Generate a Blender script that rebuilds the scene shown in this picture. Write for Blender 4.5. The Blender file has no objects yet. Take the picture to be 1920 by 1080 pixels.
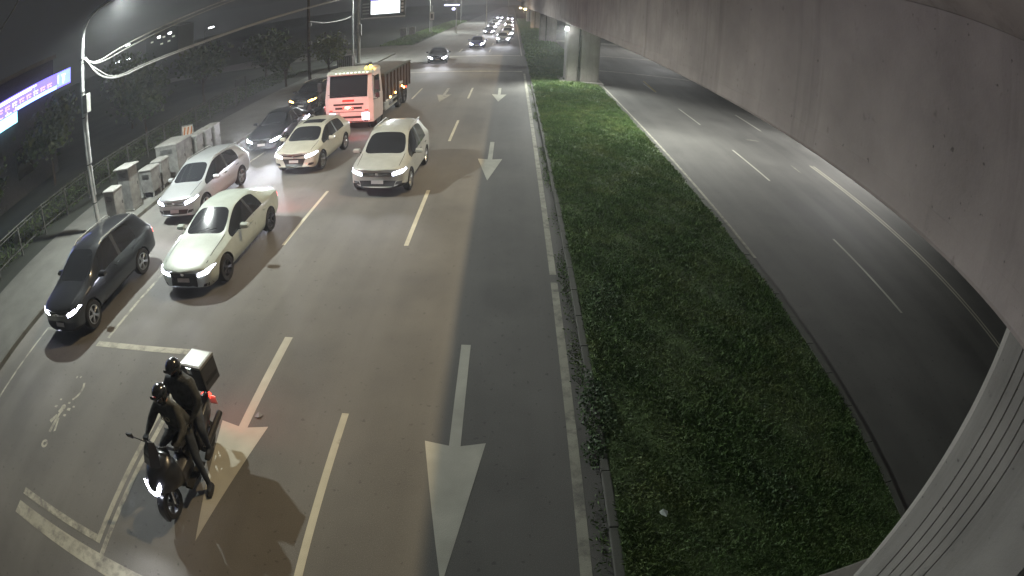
import bpy, bmesh, math, random
import numpy as np
from mathutils import Vector, Matrix
from mathutils.bvhtree import BVHTree

random.seed(11)
rng = np.random.default_rng(11)
sc = bpy.context.scene
col = sc.collection
PI = math.pi
R = math.radians

# ------------------------------------------------------------------ camera
cd = bpy.data.cameras.new('camera')
cam = bpy.data.objects.new('camera', cd)
col.objects.link(cam)
sc.camera = cam
cd.type = 'PANO'                       # the photograph was taken through a wide fisheye CCTV lens
cd.panorama_type = 'FISHEYE_LENS_POLYNOMIAL'
cd.sensor_width, cd.sensor_height = 36.0, 20.25
cd.fisheye_fov = R(220)
cd.fisheye_polynomial_k0 = 0.0
cd.fisheye_polynomial_k1 = -0.05091638529798603
cd.fisheye_polynomial_k2 = -0.00029084821099734803
cd.fisheye_polynomial_k3 = 3.6345988938273366e-05
cd.fisheye_polynomial_k4 = -2.3682785900136884e-06
cd.clip_start, cd.clip_end = 0.05, 3000.0
cam.matrix_world = Matrix((
    (0.9996654088742618, -0.02321531698092488, -0.011406987232841665, 0.0),
    (0.001802990933205663, 0.5024628285347211, -0.8645969321970685, 0.0),
    (0.025803478911763232, 0.8642870790416588, 0.5023365659373081, 5.888),
    (0, 0, 0, 1)))

# ------------------------------------------------------------------ world: night sky with an even city glow
world = bpy.data.worlds.new('World')
sc.world = world
world.use_nodes = True
wn = world.node_tree.nodes
wl = world.node_tree.links
wn.clear()
sky = wn.new('ShaderNodeTexSky')
sky.sky_type = 'NISHITA'
sky.sun_disc = False
sky.sun_elevation = R(-6)
sky.sun_rotation = R(200)
bg1 = wn.new('ShaderNodeBackground')
bg1.inputs[1].default_value = 0.05
wl.new(sky.outputs[0], bg1.inputs[0])
bg2 = wn.new('ShaderNodeBackground')
bg2.inputs[0].default_value = (0.97, 0.99, 1.0, 1)
bg2.inputs[1].default_value = 0.034
add = wn.new('ShaderNodeAddShader')
wl.new(bg1.outputs[0], add.inputs[0])
wl.new(bg2.outputs[0], add.inputs[1])
wo = wn.new('ShaderNodeOutputWorld')
wl.new(add.outputs[0], wo.inputs[0])

# ------------------------------------------------------------------ picture settings
vs = sc.view_settings
vs.view_transform = 'Standard'
vs.look = 'None'
vs.exposure = 0.0
vs.gamma = 1.0
vs.use_curve_mapping = False
sc.render.engine = 'CYCLES'
try:
    sc.cycles.use_denoising = True
    sc.cycles.denoiser = 'OPENIMAGEDENOISE'
    sc.cycles.max_bounces = 3
    sc.cycles.diffuse_bounces = 2
    sc.cycles.glossy_bounces = 2
    sc.cycles.use_adaptive_sampling = True
    sc.cycles.adaptive_threshold = 0.025
    sc.cycles.sample_clamp_indirect = 4.0
    sc.cycles.use_light_tree = True
    sc.cycles.volume_bounces = 0
except Exception:
    pass

# lamp powers (watts), kept together so that the light is tuned here
P_STREET = 8800.0      # white street lamps on the left pavement
P_RIGHT = 11000.0       # white lamps beside the right carriageway
P_DECK = 8800.0        # warm lamps standing on the overpass deck
P_BEAM = 300.0          # a car's headlight
C_STREET = (0.93, 1.0, 0.95)
C_RIGHT = (1.0, 1.0, 0.98)
C_DECK = (1.0, 0.76, 0.44)


# ------------------------------------------------------------------ helpers
def tag(o, label=None, cat=None, group=None, kind=None):
    if label: o['label'] = label
    if cat: o['category'] = cat
    if group: o['group'] = group
    if kind: o['kind'] = kind
    return o


def empty(name, loc=(0, 0, 0), rz=0.0, label=None, cat=None, group=None):
    o = bpy.data.objects.new(name, None)
    col.objects.link(o)
    o.location = loc
    o.rotation_euler = (0, 0, rz)
    o.empty_display_size = 0.2
    return tag(o, label, cat, group)


def copy_tree(o, parent=None):
    c = o.copy()
    col.objects.link(c)
    c.parent = parent
    for ch in list(o.children):
        copy_tree(ch, c)
    return c


def link_mesh(name, me, mat=None, parent=None):
    o = bpy.data.objects.new(name, me)
    col.objects.link(o)
    if mat is not None:
        me.materials.clear()
        me.materials.append(mat)
    if parent is not None:
        o.parent = parent
    return o


class MB:
    """collects shapes; build() makes ONE mesh object of them"""
    def __init__(s):
        s.v, s.f = [], []

    def add(s, vs_, fs):
        b = len(s.v)
        s.v += [tuple(p) for p in vs_]
        s.f += [tuple(b + i for i in f) for f in fs]
        return s

    def box(s, x0, x1, y0, y1, z0, z1):
        return s.add([(x0, y0, z0), (x1, y0, z0), (x1, y1, z0), (x0, y1, z0), (x0, y0, z1), (x1, y0, z1), (x1, y1, z1), (x0, y1, z1)],
                     [(3, 2, 1, 0), (4, 5, 6, 7), (0, 1, 5, 4), (1, 2, 6, 5), (2, 3, 7, 6), (3, 0, 4, 7)])

    def cbox(s, c, size, m=None):
        hx, hy, hz = size[0] / 2, size[1] / 2, size[2] / 2
        vv = [Vector((sx * hx, sy * hy, sz * hz)) for sz in (-1, 1) for sx, sy in ((-1, -1), (1, -1), (1, 1), (-1, 1))]
        if m is not None:
            vv = [m @ q for q in vv]
        return s.add([q + Vector(c) for q in vv], [(3, 2, 1, 0), (4, 5, 6, 7), (0, 1, 5, 4), (1, 2, 6, 5), (2, 3, 7, 6), (3, 0, 4, 7)])

    def sheet(s, pts, z):
        return s.add([(x, y, z) for x, y in pts], [tuple(range(len(pts)))])

    def prism(s, pts, a, b, axis='z'):
        n = len(pts)
        def P(q, t):
            return (q[0], q[1], t) if axis == 'z' else ((t, q[0], q[1]) if axis == 'x' else (q[0], t, q[1]))
        vv = [P(q, a) for q in pts] + [P(q, b) for q in pts]
        return s.add(vv, [tuple(reversed(range(n))), tuple(range(n, 2 * n))] + [(i, (i + 1) % n, n + (i + 1) % n, n + i) for i in range(n)])

    def tube(s, path, r, n=8):
        path = [Vector(p) for p in path]
        rs = r if isinstance(r, (list, tuple)) else [r] * len(path)
        rings = []
        up = None
        for i, p in enumerate(path):
            d = (path[min(i + 1, len(path) - 1)] - path[max(i - 1, 0)])
            if d.length < 1e-9: d = Vector((0, 0, 1))
            d.normalize()
            if up is None:
                up = Vector((0, 0, 1)) if abs(d.z) < 0.9 else Vector((1, 0, 0))
            a = d.cross(up)
            if a.length < 1e-6: a = d.cross(Vector((0.3, 1, 0.2)))
            a.normalize()
            b = a.cross(d).normalized()
            up = b
            rings.append([p + (a * math.cos(2 * PI * k / n) + b * math.sin(2 * PI * k / n)) * rs[i] for k in range(n)])
        vv = [q for ring in rings for q in ring]
        ff = []
        for i in range(len(rings) - 1):
            for k in range(n):
                ff.append((i * n + k, i * n + (k + 1) % n, (i + 1) * n + (k + 1) % n, (i + 1) * n + k))
        ff.append(tuple(reversed(range(n))))
        ff.append(tuple((len(rings) - 1) * n + k for k in range(n)))
        return s.add(vv, ff)

    def lathe(s, prof, c=(0, 0, 0), n=20, axis='z', closed=False):
        vv, ff = [], []
        for rr, h in prof:
            for k in range(n):
                a = 2 * PI * k / n
                q = (rr * math.cos(a), rr * math.sin(a), h)
                if axis == 'x': q = (h, q[0], q[1])
                if axis == 'y': q = (q[0], h, q[1])
                vv.append((q[0] + c[0], q[1] + c[1], q[2] + c[2]))
        m = len(prof)
        for i in range(m if closed else m - 1):
            j = (i + 1) % m
            for k in range(n):
                ff.append((i * n + k, i * n + (k + 1) % n, j * n + (k + 1) % n, j * n + k))
        if not closed:
            ff.append(tuple(reversed(range(n))))
            ff.append(tuple((m - 1) * n + k for k in range(n)))
        return s.add(vv, ff)

    def loft(s, rings):
        n = len(rings[0])
        vv = [q for r_ in rings for q in r_]
        ff = []
        for i in range(len(rings) - 1):
            for k in range(n):
                ff.append((i * n + k, i * n + (k + 1) % n, (i + 1) * n + (k + 1) % n, (i + 1) * n + k))
        ff.append(tuple(reversed(range(n))))
        ff.append(tuple((len(rings) - 1) * n + k for k in range(n)))
        return s.add(vv, ff)

    def build(s, name, mat, parent=None, smooth=False, bevel=0.0, sub=0, loc=None):
        me = bpy.data.meshes.new(name)
        me.from_pydata(s.v, [], s.f)
        bm = bmesh.new()
        bm.from_mesh(me)
        bmesh.ops.recalc_face_normals(bm, faces=bm.faces)
        if bevel:
            bmesh.ops.bevel(bm, geom=[e for e in bm.edges if len(e.link_faces) == 2 and e.calc_face_angle(0) > 0.5], offset=bevel, segments=2, affect='EDGES', profile=0.6)
        if smooth:
            for f in bm.faces: f.smooth = True
        bm.to_mesh(me)
        bm.free()
        if smooth:
            me.set_sharp_from_angle(angle=R(40))
        o = link_mesh(name, me, mat, parent)
        if sub:
            md = o.modifiers.new('sub', 'SUBSURF')
            md.levels = md.render_levels = sub
        if loc is not None:
            o.location = loc
        return o


# ------------------------------------------------------------------ materials
def nodes_of(name):
    m = bpy.data.materials.new(name)
    m.use_nodes = True
    nt = m.node_tree
    b = nt.nodes['Principled BSDF']
    return m, nt, b


def mapping(nt, scale=(1, 1, 1), coord='Object'):
    tc = nt.nodes.new('ShaderNodeTexCoord')
    mp = nt.nodes.new('ShaderNodeMapping')
    mp.inputs['Scale'].default_value = scale
    nt.links.new(tc.outputs[coord], mp.inputs[0])
    return mp.outputs[0]


def noise(nt, vec, scale, detail=3, rough=0.6):
    n = nt.nodes.new('ShaderNodeTexNoise')
    n.inputs['Scale'].default_value = scale
    n.inputs['Detail'].default_value = detail
    n.inputs['Roughness'].default_value = rough
    nt.links.new(vec, n.inputs['Vector'])
    return n.outputs['Fac']


def ramp(nt, fac, stops):
    r = nt.nodes.new('ShaderNodeValToRGB')
    e = r.color_ramp.elements
    while len(e) < len(stops): e.new(0.5)
    for i, (p, c) in enumerate(stops):
        e[i].position = p
        e[i].color = (c, c, c, 1) if isinstance(c, (int, float)) else (*c, 1)
    nt.links.new(fac, r.inputs[0])
    return r.outputs[0]


def mix(nt, a, b, fac, mode='MIX'):
    m = nt.nodes.new('ShaderNodeMix')
    m.data_type = 'RGBA'
    m.blend_type = mode
    for sock, val in ((m.inputs[6], a), (m.inputs[7], b)):
        if isinstance(val, tuple): sock.default_value = (*val, 1) if len(val) == 3 else val
        else: nt.links.new(val, sock)
    if isinstance(fac, (int, float)): m.inputs[0].default_value = fac
    else: nt.links.new(fac, m.inputs[0])
    return m.outputs[2]


def bump(nt, b, h, strength, dist=0.02):
    n = nt.nodes.new('ShaderNodeBump')
    n.inputs['Strength'].default_value = strength
    n.inputs['Distance'].default_value = dist
    nt.links.new(h, n.inputs['Height'])
    nt.links.new(n.outputs[0], b.inputs['Normal'])


def plain(name, c, rough=0.6, metal=0.0, coat=0.0, var=0.25, vscale=6.0, bmp=0.0, bscale=60.0, spec=0.5):
    m, nt, b = nodes_of(name)
    v = mapping(nt)
    f = noise(nt, v, vscale, 4)
    dark = tuple(x * (1 - var) for x in c)
    lite = tuple(min(1, x * (1 + var * 0.6)) for x in c)
    nt.links.new(mix(nt, dark, lite, ramp(nt, f, [(0.3, 0.0), (0.7, 1.0)])), b.inputs['Base Color'])
    b.inputs['Roughness'].default_value = rough
    b.inputs['Metallic'].default_value = metal
    b.inputs['Coat Weight'].default_value = coat
    b.inputs['Coat Roughness'].default_value = 0.06
    b.inputs['Specular IOR Level'].default_value = spec
    if bmp:
        bump(nt, b, noise(nt, v, bscale, 3), bmp)
    return m


def glow(name, c, strength):
    m, nt, b = nodes_of(name)
    b.inputs['Base Color'].default_value = (*[x * 0.6 for x in c], 1)
    b.inputs['Emission Color'].default_value = (*c, 1)
    b.inputs['Emission Strength'].default_value = strength
    b.inputs['Roughness'].default_value = 0.3
    return m


def asphalt_nodes(nt, b, c=(0.118, 0.114, 0.105)):
    v = mapping(nt)
    big = noise(nt, v, 0.22, 4)
    mid = noise(nt, mapping(nt, (1.3, 0.07, 1)), 1.0, 4)
    fine = noise(nt, v, 70, 2)
    k = mix(nt, tuple(x * 0.66 for x in c), tuple(x * 1.30 for x in c), ramp(nt, big, [(0.34, 0.0), (0.66, 1.0)]))
    br_ = nt.nodes.new('ShaderNodeTexWave')
    br_.wave_profile = 'SIN'
    br_.bands_direction = 'X'
    br_.inputs['Scale'].default_value = 0.182
    br_.inputs['Distortion'].default_value = 0.6
    br_.inputs['Detail'].default_value = 2.0
    nt.links.new(mapping(nt, (1, 0.05, 1)), br_.inputs['Vector'])
    k = mix(nt, k, tuple(x * 1.22 for x in c), ramp(nt, br_.outputs['Fac'], [(0.45, 0.0), (0.9, 0.4)]))
    k = mix(nt, k, tuple(x * 0.78 for x in c), ramp(nt, mid, [(0.48, 0.0), (0.75, 0.55)]))
    k = mix(nt, k, tuple(x * 1.9 for x in c), ramp(nt, fine, [(0.5, 0.0), (0.8, 0.55)]))
    spots = noise(nt, v, 9, 2, 0.5)
    k = mix(nt, k, tuple(x * 0.55 for x in c), ramp(nt, spots, [(0.66, 0.0), (0.72, 0.6)]))
    nt.links.new(ramp(nt, big, [(0.3, 0.70), (0.7, 0.88)]), b.inputs['Roughness'])
    bump(nt, b, fine, 0.45, 0.008)
    b.inputs['Specular IOR Level'].default_value = 0.3
    return k


def asphalt():
    m, nt, b = nodes_of('asphalt')
    nt.links.new(asphalt_nodes(nt, b), b.inputs['Base Color'])
    return m


def road_paint(name, c, wear):
    m, nt, b = nodes_of(name)
    k = asphalt_nodes(nt, b)
    v = mapping(nt)
    f = noise(nt, v, 3.2, 8, 0.68)
    g = noise(nt, v, 1.1, 3)
    dirty = mix(nt, c, tuple(x * 0.72 for x in c), ramp(nt, g, [(0.3, 0.0), (0.7, 1.0)]))
    fac = ramp(nt, f, [(wear - 0.10, 0.12), (wear + 0.10, 1.0)])
    nt.links.new(mix(nt, k, dirty, fac), b.inputs['Base Color'])
    b.inputs['Roughness'].default_value = 0.6
    return m


def concrete(name, c, streak=0.4, stain=0.4, bscale=25):
    m, nt, b = nodes_of(name)
    v = mapping(nt)
    f = noise(nt, v, 0.9, 5)
    st = noise(nt, mapping(nt, (2.2, 2.2, 0.12)), 1.0, 5, 0.7)
    fine = noise(nt, v, bscale, 3)
    k = mix(nt, tuple(x * 0.8 for x in c), tuple(x * 1.12 for x in c), ramp(nt, f, [(0.3, 0.0), (0.7, 1.0)]))
    k = mix(nt, k, tuple(x * 0.45 for x in c), ramp(nt, st, [(0.52, 0.0), (0.78, streak)]))
    sp = noise(nt, v, 3.1, 5, 0.65)
    k = mix(nt, k, tuple(x * 0.35 for x in c), ramp(nt, sp, [(0.64, 0.0), (0.76, stain)]))
    sp2 = noise(nt, v, 14, 2, 0.5)
    k = mix(nt, k, tuple(x * 0.25 for x in c), ramp(nt, sp2, [(0.72, 0.0), (0.76, stain)]))
    nt.links.new(k, b.inputs['Base Color'])
    b.inputs['Roughness'].default_value = 0.85
    b.inputs['Specular IOR Level'].default_value = 0.25
    bump(nt, b, fine, 0.25, 0.01)
    return m


def leaf_mat(name, dark, lite, yellow):
    m, nt, b = nodes_of(name)
    a = nt.nodes.new('ShaderNodeAttribute')
    a.attribute_name = 'rnd'
    v = mapping(nt)
    f = noise(nt, v, 0.7, 4)
    g = noise(nt, v, 2.6, 4)
    k = mix(nt, dark, lite, a.outputs['Fac'])
    k = mix(nt, k, yellow, ramp(nt, f, [(0.45, 0.0), (0.65, 0.75)]))
    k = mix(nt, k, dark, ramp(nt, g, [(0.45, 0.0), (0.68, 0.8)]))
    nt.links.new(k, b.inputs['Base Color'])
    b.inputs['Roughness'].default_value = 0.55
    b.inputs['Specular IOR Level'].default_value = 0.35
    return m


M = {}
M['asphalt'] = asphalt()
M['paint'] = road_paint('lane_paint', (0.50, 0.48, 0.38), 0.30)
M['paint_new'] = road_paint('arrow_paint', (0.46, 0.45, 0.38), 0.22)
M['paint_old'] = road_paint('worn_paint', (0.38, 0.37, 0.30), 0.44)
M['paint_ghost'] = road_paint('very_worn_paint', (0.42, 0.41, 0.33), 0.53)
M['paint_yellow'] = road_paint('yellow_paint', (0.42, 0.33, 0.08), 0.46)
M['concrete'] = concrete('girder_concrete', (0.39, 0.335, 0.30), 0.6, 0.7)
M['pier'] = concrete('pier_concrete', (0.31, 0.29, 0.26), 0.5, 0.6)
M['kerb'] = concrete('kerb_concrete', (0.115, 0.115, 0.10), 0.2, 0.6)
M['pave'] = concrete('pavement_concrete', (0.115, 0.115, 0.105), 0.1, 0.3)
M['soil'] = plain('median_thatch', (0.070, 0.105, 0.036), 0.95, var=0.6, vscale=2.5, bmp=0.8, bscale=14)
M['ground'] = plain('waste_ground', (0.030, 0.034, 0.026), 0.95, var=0.5, vscale=0.3, bmp=0.5, bscale=5)
M['grass'] = leaf_mat('grass_blades', (0.045, 0.085, 0.024), (0.135, 0.225, 0.062), (0.155, 0.195, 0.060))
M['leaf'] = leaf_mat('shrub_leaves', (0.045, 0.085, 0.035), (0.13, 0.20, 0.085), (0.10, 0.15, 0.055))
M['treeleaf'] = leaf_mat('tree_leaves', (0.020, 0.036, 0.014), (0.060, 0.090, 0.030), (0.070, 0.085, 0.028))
M['litleaf'] = leaf_mat('lamplit_leaves', (0.05, 0.075, 0.022), (0.14, 0.18, 0.055), (0.16, 0.17, 0.05))  # lighter leaf colour stands in for lamplight on one tree
M['bark'] = plain('bark', (0.06, 0.045, 0.035), 0.9, var=0.5, vscale=9, bmp=0.6)
M['railing'] = plain('weathered_rail', (0.075, 0.075, 0.07), 0.7, 0.2, var=0.4, vscale=5)
M['galv'] = plain('galvanised_steel', (0.36, 0.37, 0.36), 0.5, 0.55, var=0.25, vscale=4)
M['darksteel'] = plain('dark_steel', (0.05, 0.05, 0.05), 0.5, 0.5)
M['cable'] = plain('cable', (0.24, 0.24, 0.23), 0.55)
M['cab'] = plain('cabinet_grey', (0.175, 0.175, 0.165), 0.55, 0.0, var=0.4, vscale=3)
M['cabroof'] = plain('cabinet_lid', (0.235, 0.235, 0.22), 0.55, var=0.2, vscale=3)
M['black'] = plain('black_plastic', (0.015, 0.015, 0.016), 0.5, var=0.2)
M['rubber'] = plain('tyre_rubber', (0.018, 0.018, 0.018), 0.85, var=0.25, vscale=12)
M['rim'] = plain('alloy', (0.55, 0.56, 0.58), 0.32, 0.9, var=0.1)
M['rimdark'] = plain('dark_alloy', (0.10, 0.10, 0.11), 0.35, 0.8, var=0.1)
M['chrome'] = plain('chrome', (0.7, 0.7, 0.72), 0.15, 1.0, var=0.05)
M['glass'] = plain('tinted_glass', (0.020, 0.022, 0.026), 0.05, 0.0, coat=1.0, var=0.05, spec=0.8)
M['plate'] = plain('number_plate', (0.52, 0.50, 0.50), 0.5, var=0.1)
M['white'] = plain('white_paint', (0.42, 0.47, 0.43), 0.40, coat=0.8, var=0.12, vscale=3)
M['cream'] = plain('warm_white_paint', (0.47, 0.47, 0.40), 0.40, coat=0.8, var=0.12, vscale=3)
M['pearl'] = plain('pearl_paint', (0.40, 0.42, 0.40), 0.40, coat=0.8, var=0.12, vscale=3)
M['silver'] = plain('silver_paint', (0.42, 0.44, 0.45), 0.32, 0.45, coat=0.8, var=0.06, vscale=2)
M['charcoal'] = plain('charcoal_paint', (0.028, 0.030, 0.034), 0.28, 0.4, coat=0.9, var=0.1, vscale=2)
M['bluecar'] = plain('blue_paint', (0.05, 0.05, 0.16), 0.3, 0.2, coat=0.8, var=0.1)
M['cab_redlit'] = plain('white_cab_with_red_glow', (0.68, 0.56, 0.54), 0.4, coat=0.4, var=0.08, vscale=2)  # white cab with the red brake-light wash mixed into its colour
M['cabtop'] = plain('pale_truck_roof', (0.50, 0.52, 0.47), 0.5, var=0.15)
M['tipper'] = plain('rusty_brown_steel', (0.085, 0.048, 0.034), 0.7, var=0.45, vscale=1.6, bmp=0.2)
M['canvas'] = plain('brown_tarpaulin', (0.12, 0.10, 0.08), 0.8, var=0.25, vscale=3)
M['headlamp'] = glow('headlamp', (0.82, 0.84, 1.0), 30.0)
M['headlamp_far'] = glow('far_headlamp', (0.84, 0.82, 1.0), 120.0)
M['drl'] = glow('running_light', (0.92, 0.94, 1.0), 9.0)
M['tail'] = glow('tail_lamp', (1.0, 0.05, 0.03), 5.0)
M['taildim'] = glow('tail_lamp_dim', (0.8, 0.04, 0.03), 0.6)
M['amber'] = glow('amber_lamp', (1.0, 0.50, 0.12), 22.0)
M['beacon'] = glow('yellow_beacon', (1.0, 0.72, 0.05), 12.0)
M['marker'] = glow('roof_marker', (0.75, 1.0, 0.75), 1.6)
M['lamp_on'] = glow('street_lamp_led', (0.90, 1.0, 0.95), 40.0)
M['lamp_far'] = glow('far_lamp', (0.95, 0.97, 1.0), 25.0)
M['lamp_warm'] = glow('warm_lamp', (1.0, 0.70, 0.38), 25.0)

# ================================================================== THE SETTING
XA, XB, XC, XD, XE, XF = 1.04, -2.48, -5.83, -9.0, -12.05, -13.05      # lane lines of the left carriageway
XG, XR1, XR2 = 6.4, 10.35, 14.45                                        # right carriageway


def struct(name, mb, mat, **k):
    return tag(mb.build(name, mat, **k), kind='structure')


struct('ground', MB().sheet([(-900, -60), (900, -60), (900, 1500), (-900, 1500)], -0.03), M['ground'])
road_left = struct('road', MB().sheet([(XF, -25), (1.38, -25), (1.38, 700), (XF, 700)], 0.0), M['asphalt'])
road_right = struct('road', MB().sheet([(XG - 0.02, -25), (22.0, -25), (22.0, 700), (XG - 0.02, 700)], 0.0), M['asphalt'])
struct('pavement', MB().box(-17.6, XF - 0.16, -25, 62, -0.02, 0.12), M['pave'])
struct('pavement', MB().box(22.2, 26.0, -25, 300, -0.02, 0.12), M['pave'])
struct('side_street', MB().sheet([(-60, 62.2), (XF, 62.2), (XF, 74), (-60, 74)], -0.004), M['asphalt'])

# median: a gently humped strip of soil between two kerbs
def median_height(x, y):
    t = (x - 1.5) / 4.7
    return 0.07 + 0.05 * math.sin(PI * max(0, min(1, t))) + 0.02 * math.sin(1.7 * x + 0.9 * y) * math.sin(0.8 * y)


nx, ny = 13, 180
ys = [-6 + 206 * (j / ny) ** 1.6 for j in range(ny + 1)]
mv, mf = [], []
for j in range(ny + 1):
    for i in range(nx + 1):
        x = 1.505 + (6.20 - 1.505) * i / nx
        mv.append((x, ys[j], median_height(x, ys[j])))
for j in range(ny):
    for i in range(nx):
        a = j * (nx + 1) + i
        mf.append((a, a + 1, a + nx + 2, a + nx + 1))
struct('median', MB().add(mv, mf), M['soil'], smooth=True)


def kerb(x0, x1, h, y_near, y_stones, y_far):
    k = MB().box(x0, x1, y_stones, y_far, -0.02, h).build('kerb', M['kerb'], bevel=0.015)
    tag(k, kind='structure')
    stone = None
    y = y_near
    while y < y_stones - 0.5:
        if stone is None:
            o = MB().box(x0, x1, 0.006, 0.994, -0.02, h).build('kerb_stone', M['kerb'], k, bevel=0.015)
            stone = o
        else:
            o = stone.copy()
            col.objects.link(o)
            o.parent = k
        o.location = (random.uniform(-0.006, 0.006), y, random.uniform(-0.006, 0.004))
        y += 1.0
    return k


kerb(1.38, 1.505, 0.075, -4, 36, 300)
kerb(6.20, 6.38, 0.09, -4, 36, 300)
kerb(XF - 0.16, XF, 0.14, -2, 34, 62)


# ------------------------------------------------------------------ painted markings (parts of the roads)
def mark(name, pts, mat, parent=road_left, z=0.004):
    return MB().sheet(pts, z).build(name, mat, parent)


def stripe(name, x, y0, y1, w, mat, parent=road_left, z=0.004):
    return mark(name, [(x - w / 2, y0), (x + w / 2, y0), (x + w / 2, y1), (x - w / 2, y1)], mat, parent, z)


for n in range(0, 5):
    stripe('lane_dash', XB, -7.92 + 10 * n, -3.92 + 10 * n, 0.115, M['paint'])
for n in range(7, 30):
    stripe('lane_dash', XB, -7.92 + 10 * n, -3.92 + 10 * n, 0.12, M['paint'])
    stripe('lane_dash', XC, -7.92 + 10 * n, -3.92 + 10 * n, 0.12, M['paint'])
for n in (2, 3, 4):
    stripe('lane_dash', XC, -7.92 + 10 * n, -3.92 + 10 * n, 0.10, M['paint'])
stripe('lane_line', XC, 2.13, 6.4, 0.10, M['paint_old'])
stripe('lane_line', XD, 7.45, 11.4, 0.10, M['paint_ghost'])
mark('lane_dash', [(-10.80, 19.6), (-10.68, 19.6), (-10.53, 21.4), (-10.65, 21.4)], M['paint_old'])
stripe('lane_dash', XD - 0.6, 32, 36, 0.10, M['paint_old'])
# edge line along the median
stripe('edge_line', XA, -6, 10.4, 0.15, M['paint_old'])
stripe('edge_line', XA, 10.75, 43.8, 0.15, M['paint_old'])
stripe('edge_line', XA + 0.02, 58.5, 260, 0.15, M['paint_old'])
# motorcycle waiting box and stop line
stripe('box_line', -6.02, 2.32, 7.42, 0.11, M['paint_old'])
stripe('box_line', XE, 0.8, 7.4, 0.09, M['paint_old'])
mark('box_line', [(XE - 0.045, 7.402), (XE + 0.5, 7.402), (XE + 0.5, 7.52), (XE - 0.045, 7.52)], M['paint_ghost'])
mark('box_line', [(-9.25, 7.10), (-6.08, 7.24), (-6.08, 7.42), (-9.25, 7.30)], M['paint_old'])
mark('box_line', [(-8.7, 2.34), (-6.08, 2.32), (-6.08, 2.47), (-8.7, 2.52)], M['paint_ghost'])
mark('stop_line', [(-8.7, 1.80), (0.95, 1.74), (0.95, 2.12), (-8.7, 2.14)], M['paint_old'])


def arrow(x, y_tip, parent=road_left, mat=M['paint_new'], flip=False):
    s = -1 if flip else 1
    pts = [(0, 0), (0.45, 2.5), (0.085, 2.42), (0.085, 4.95), (-0.085, 4.95), (-0.085, 2.42), (-0.45, 2.5)]
    return mark('direction_arrow', [(x + a, y_tip + s * b) for a, b in pts], mat, parent)


for y in (3.1, 17.05, 31.15):
    arrow(-0.69, y)
arrow(-4.15, 3.1)
arrow(-4.05, 31.0, mat=M['paint_old'])
# worn motorcycle pictogram in the waiting box
sy = MB()
def ring(mb, cx, cy, r0, r1, n=14, a0=0.0, a1=2 * PI, sx=1.0):
    m = n if abs(a1 - a0 - 2 * PI) < 1e-6 else n + 1
    vv, ff = [], []
    for k in range(m):
        a = a0 + (a1 - a0) * k / n
        vv += [(cx + sx * r0 * math.cos(a), cy + r0 * math.sin(a), 0.004), (cx + sx * r1 * math.cos(a), cy + r1 * math.sin(a), 0.004)]
    for k in range(n):
        a, b = 2 * k, 2 * ((k + 1) % m)
        ff.append((a, a + 1, b + 1, b))
    mb.add(vv, ff)


ring(sy, -8.80, 3.80, 0.05, 0.12)
sy.sheet([(-8.90, 4.15), (-8.80, 4.15), (-8.84, 4.75), (-8.92, 4.75)], 0.004)
sy.sheet([(-8.72, 4.2), (-8.66, 4.25), (-8.78, 4.62), (-8.84, 4.6)], 0.0044)
sy.sheet([(-9.10, 4.45), (-8.98, 4.4), (-8.90, 4.62), (-8.96, 4.7)], 0.0048)
sy.sheet([(-8.98, 4.78), (-8.84, 4.74), (-8.80, 4.86), (-8.95, 4.90)], 0.0052)
ring(sy, -8.88, 4.95, 0.0, 0.085, sx=1.0)
for dx, dy, w in ((-0.28, -0.06, .05), (0.24, -0.02, .06), (0.36, 0.10, .04), (0.12, 0.16, .045), (-0.26, 0.18, .04), (0.22, -0.22, .05)):
    sy.sheet([(-8.88 + dx - w, 4.95 + dy - w * .6), (-8.88 + dx + w, 4.95 + dy - w * .4), (-8.88 + dx + w * .8, 4.95 + dy + w), (-8.88 + dx - w, 4.95 + dy + w * .7)], 0.0056)
ring(sy, -9.06, 5.55, 0.42, 0.49, 10, -0.75, 0.62, sx=1.0)
sy.sheet([(-9.12, 5.90), (-9.07, 5.90), (-9.07, 5.97), (-9.12, 5.97)], 0.004)
sy.sheet([(-8.98, 5.93), (-8.93, 5.93), (-8.93, 6.0), (-8.98, 6.0)], 0.004)
sy.build('motorcycle_symbol', M['paint_old'], road_left)
# far lines across both carriageways
mark('stop_line', [(-12.9, 43.9), (0.9, 44.9), (0.9, 45.3), (-12.9, 44.3)], M['paint_old'])
mark('stop_line', [(-8.5, 56.6), (0.9, 58.3), (0.9, 58.7), (-8.5, 57.0)], M['paint_new'])
mark('stop_line', [(7, 48.4), (19, 47.9), (19, 48.3), (7, 48.8)], M['paint_old'], road_right)
mark('stop_line', [(7, 62.2), (19, 64.6), (19, 65.1), (7, 62.7)], M['paint_old'], road_right)
for y in (84.0, 86.0, 117, 147):
    mark('crossing_bar', [(6.6, y - 0.4), (19, y), (19, y + 1.0), (6.6, y + 0.6)], M['paint_new'], road_right)
for y0, y1 in ((28.29, 32.55), (19.07, 23.36), (9.3, 13.7), (-0.5, 3.8), (38.3, 42.4)):
    stripe('lane_dash', XR1, y0, y1, 0.10, M['paint_new'], road_right)
stripe('lane_dash', XR2, 28.8, 32.9, 0.12, M['paint_new'], road_right)
for dx in (-0.11, 0.11):
    stripe('double_line', XR2 + dx, -8, 22.4, 0.10, M['paint'], road_right)
mark('worn_arrow', [(12.88, 20.8), (12.98, 20.8), (12.98, 21.95), (12.88, 21.95)], M['paint_ghost'], road_right)
mark('worn_arrow', [(12.2, 25.9), (13.0, 25.9), (12.9, 26.1), (12.3, 26.05)], M['paint_ghost'], road_right, 0.0045)
mark('yellow_mark', [(10.3, 38.6), (10.45, 38.6), (10.8, 44.0), (10.65, 44.0)], M['paint_yellow'], road_right, 0.0045)
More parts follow.
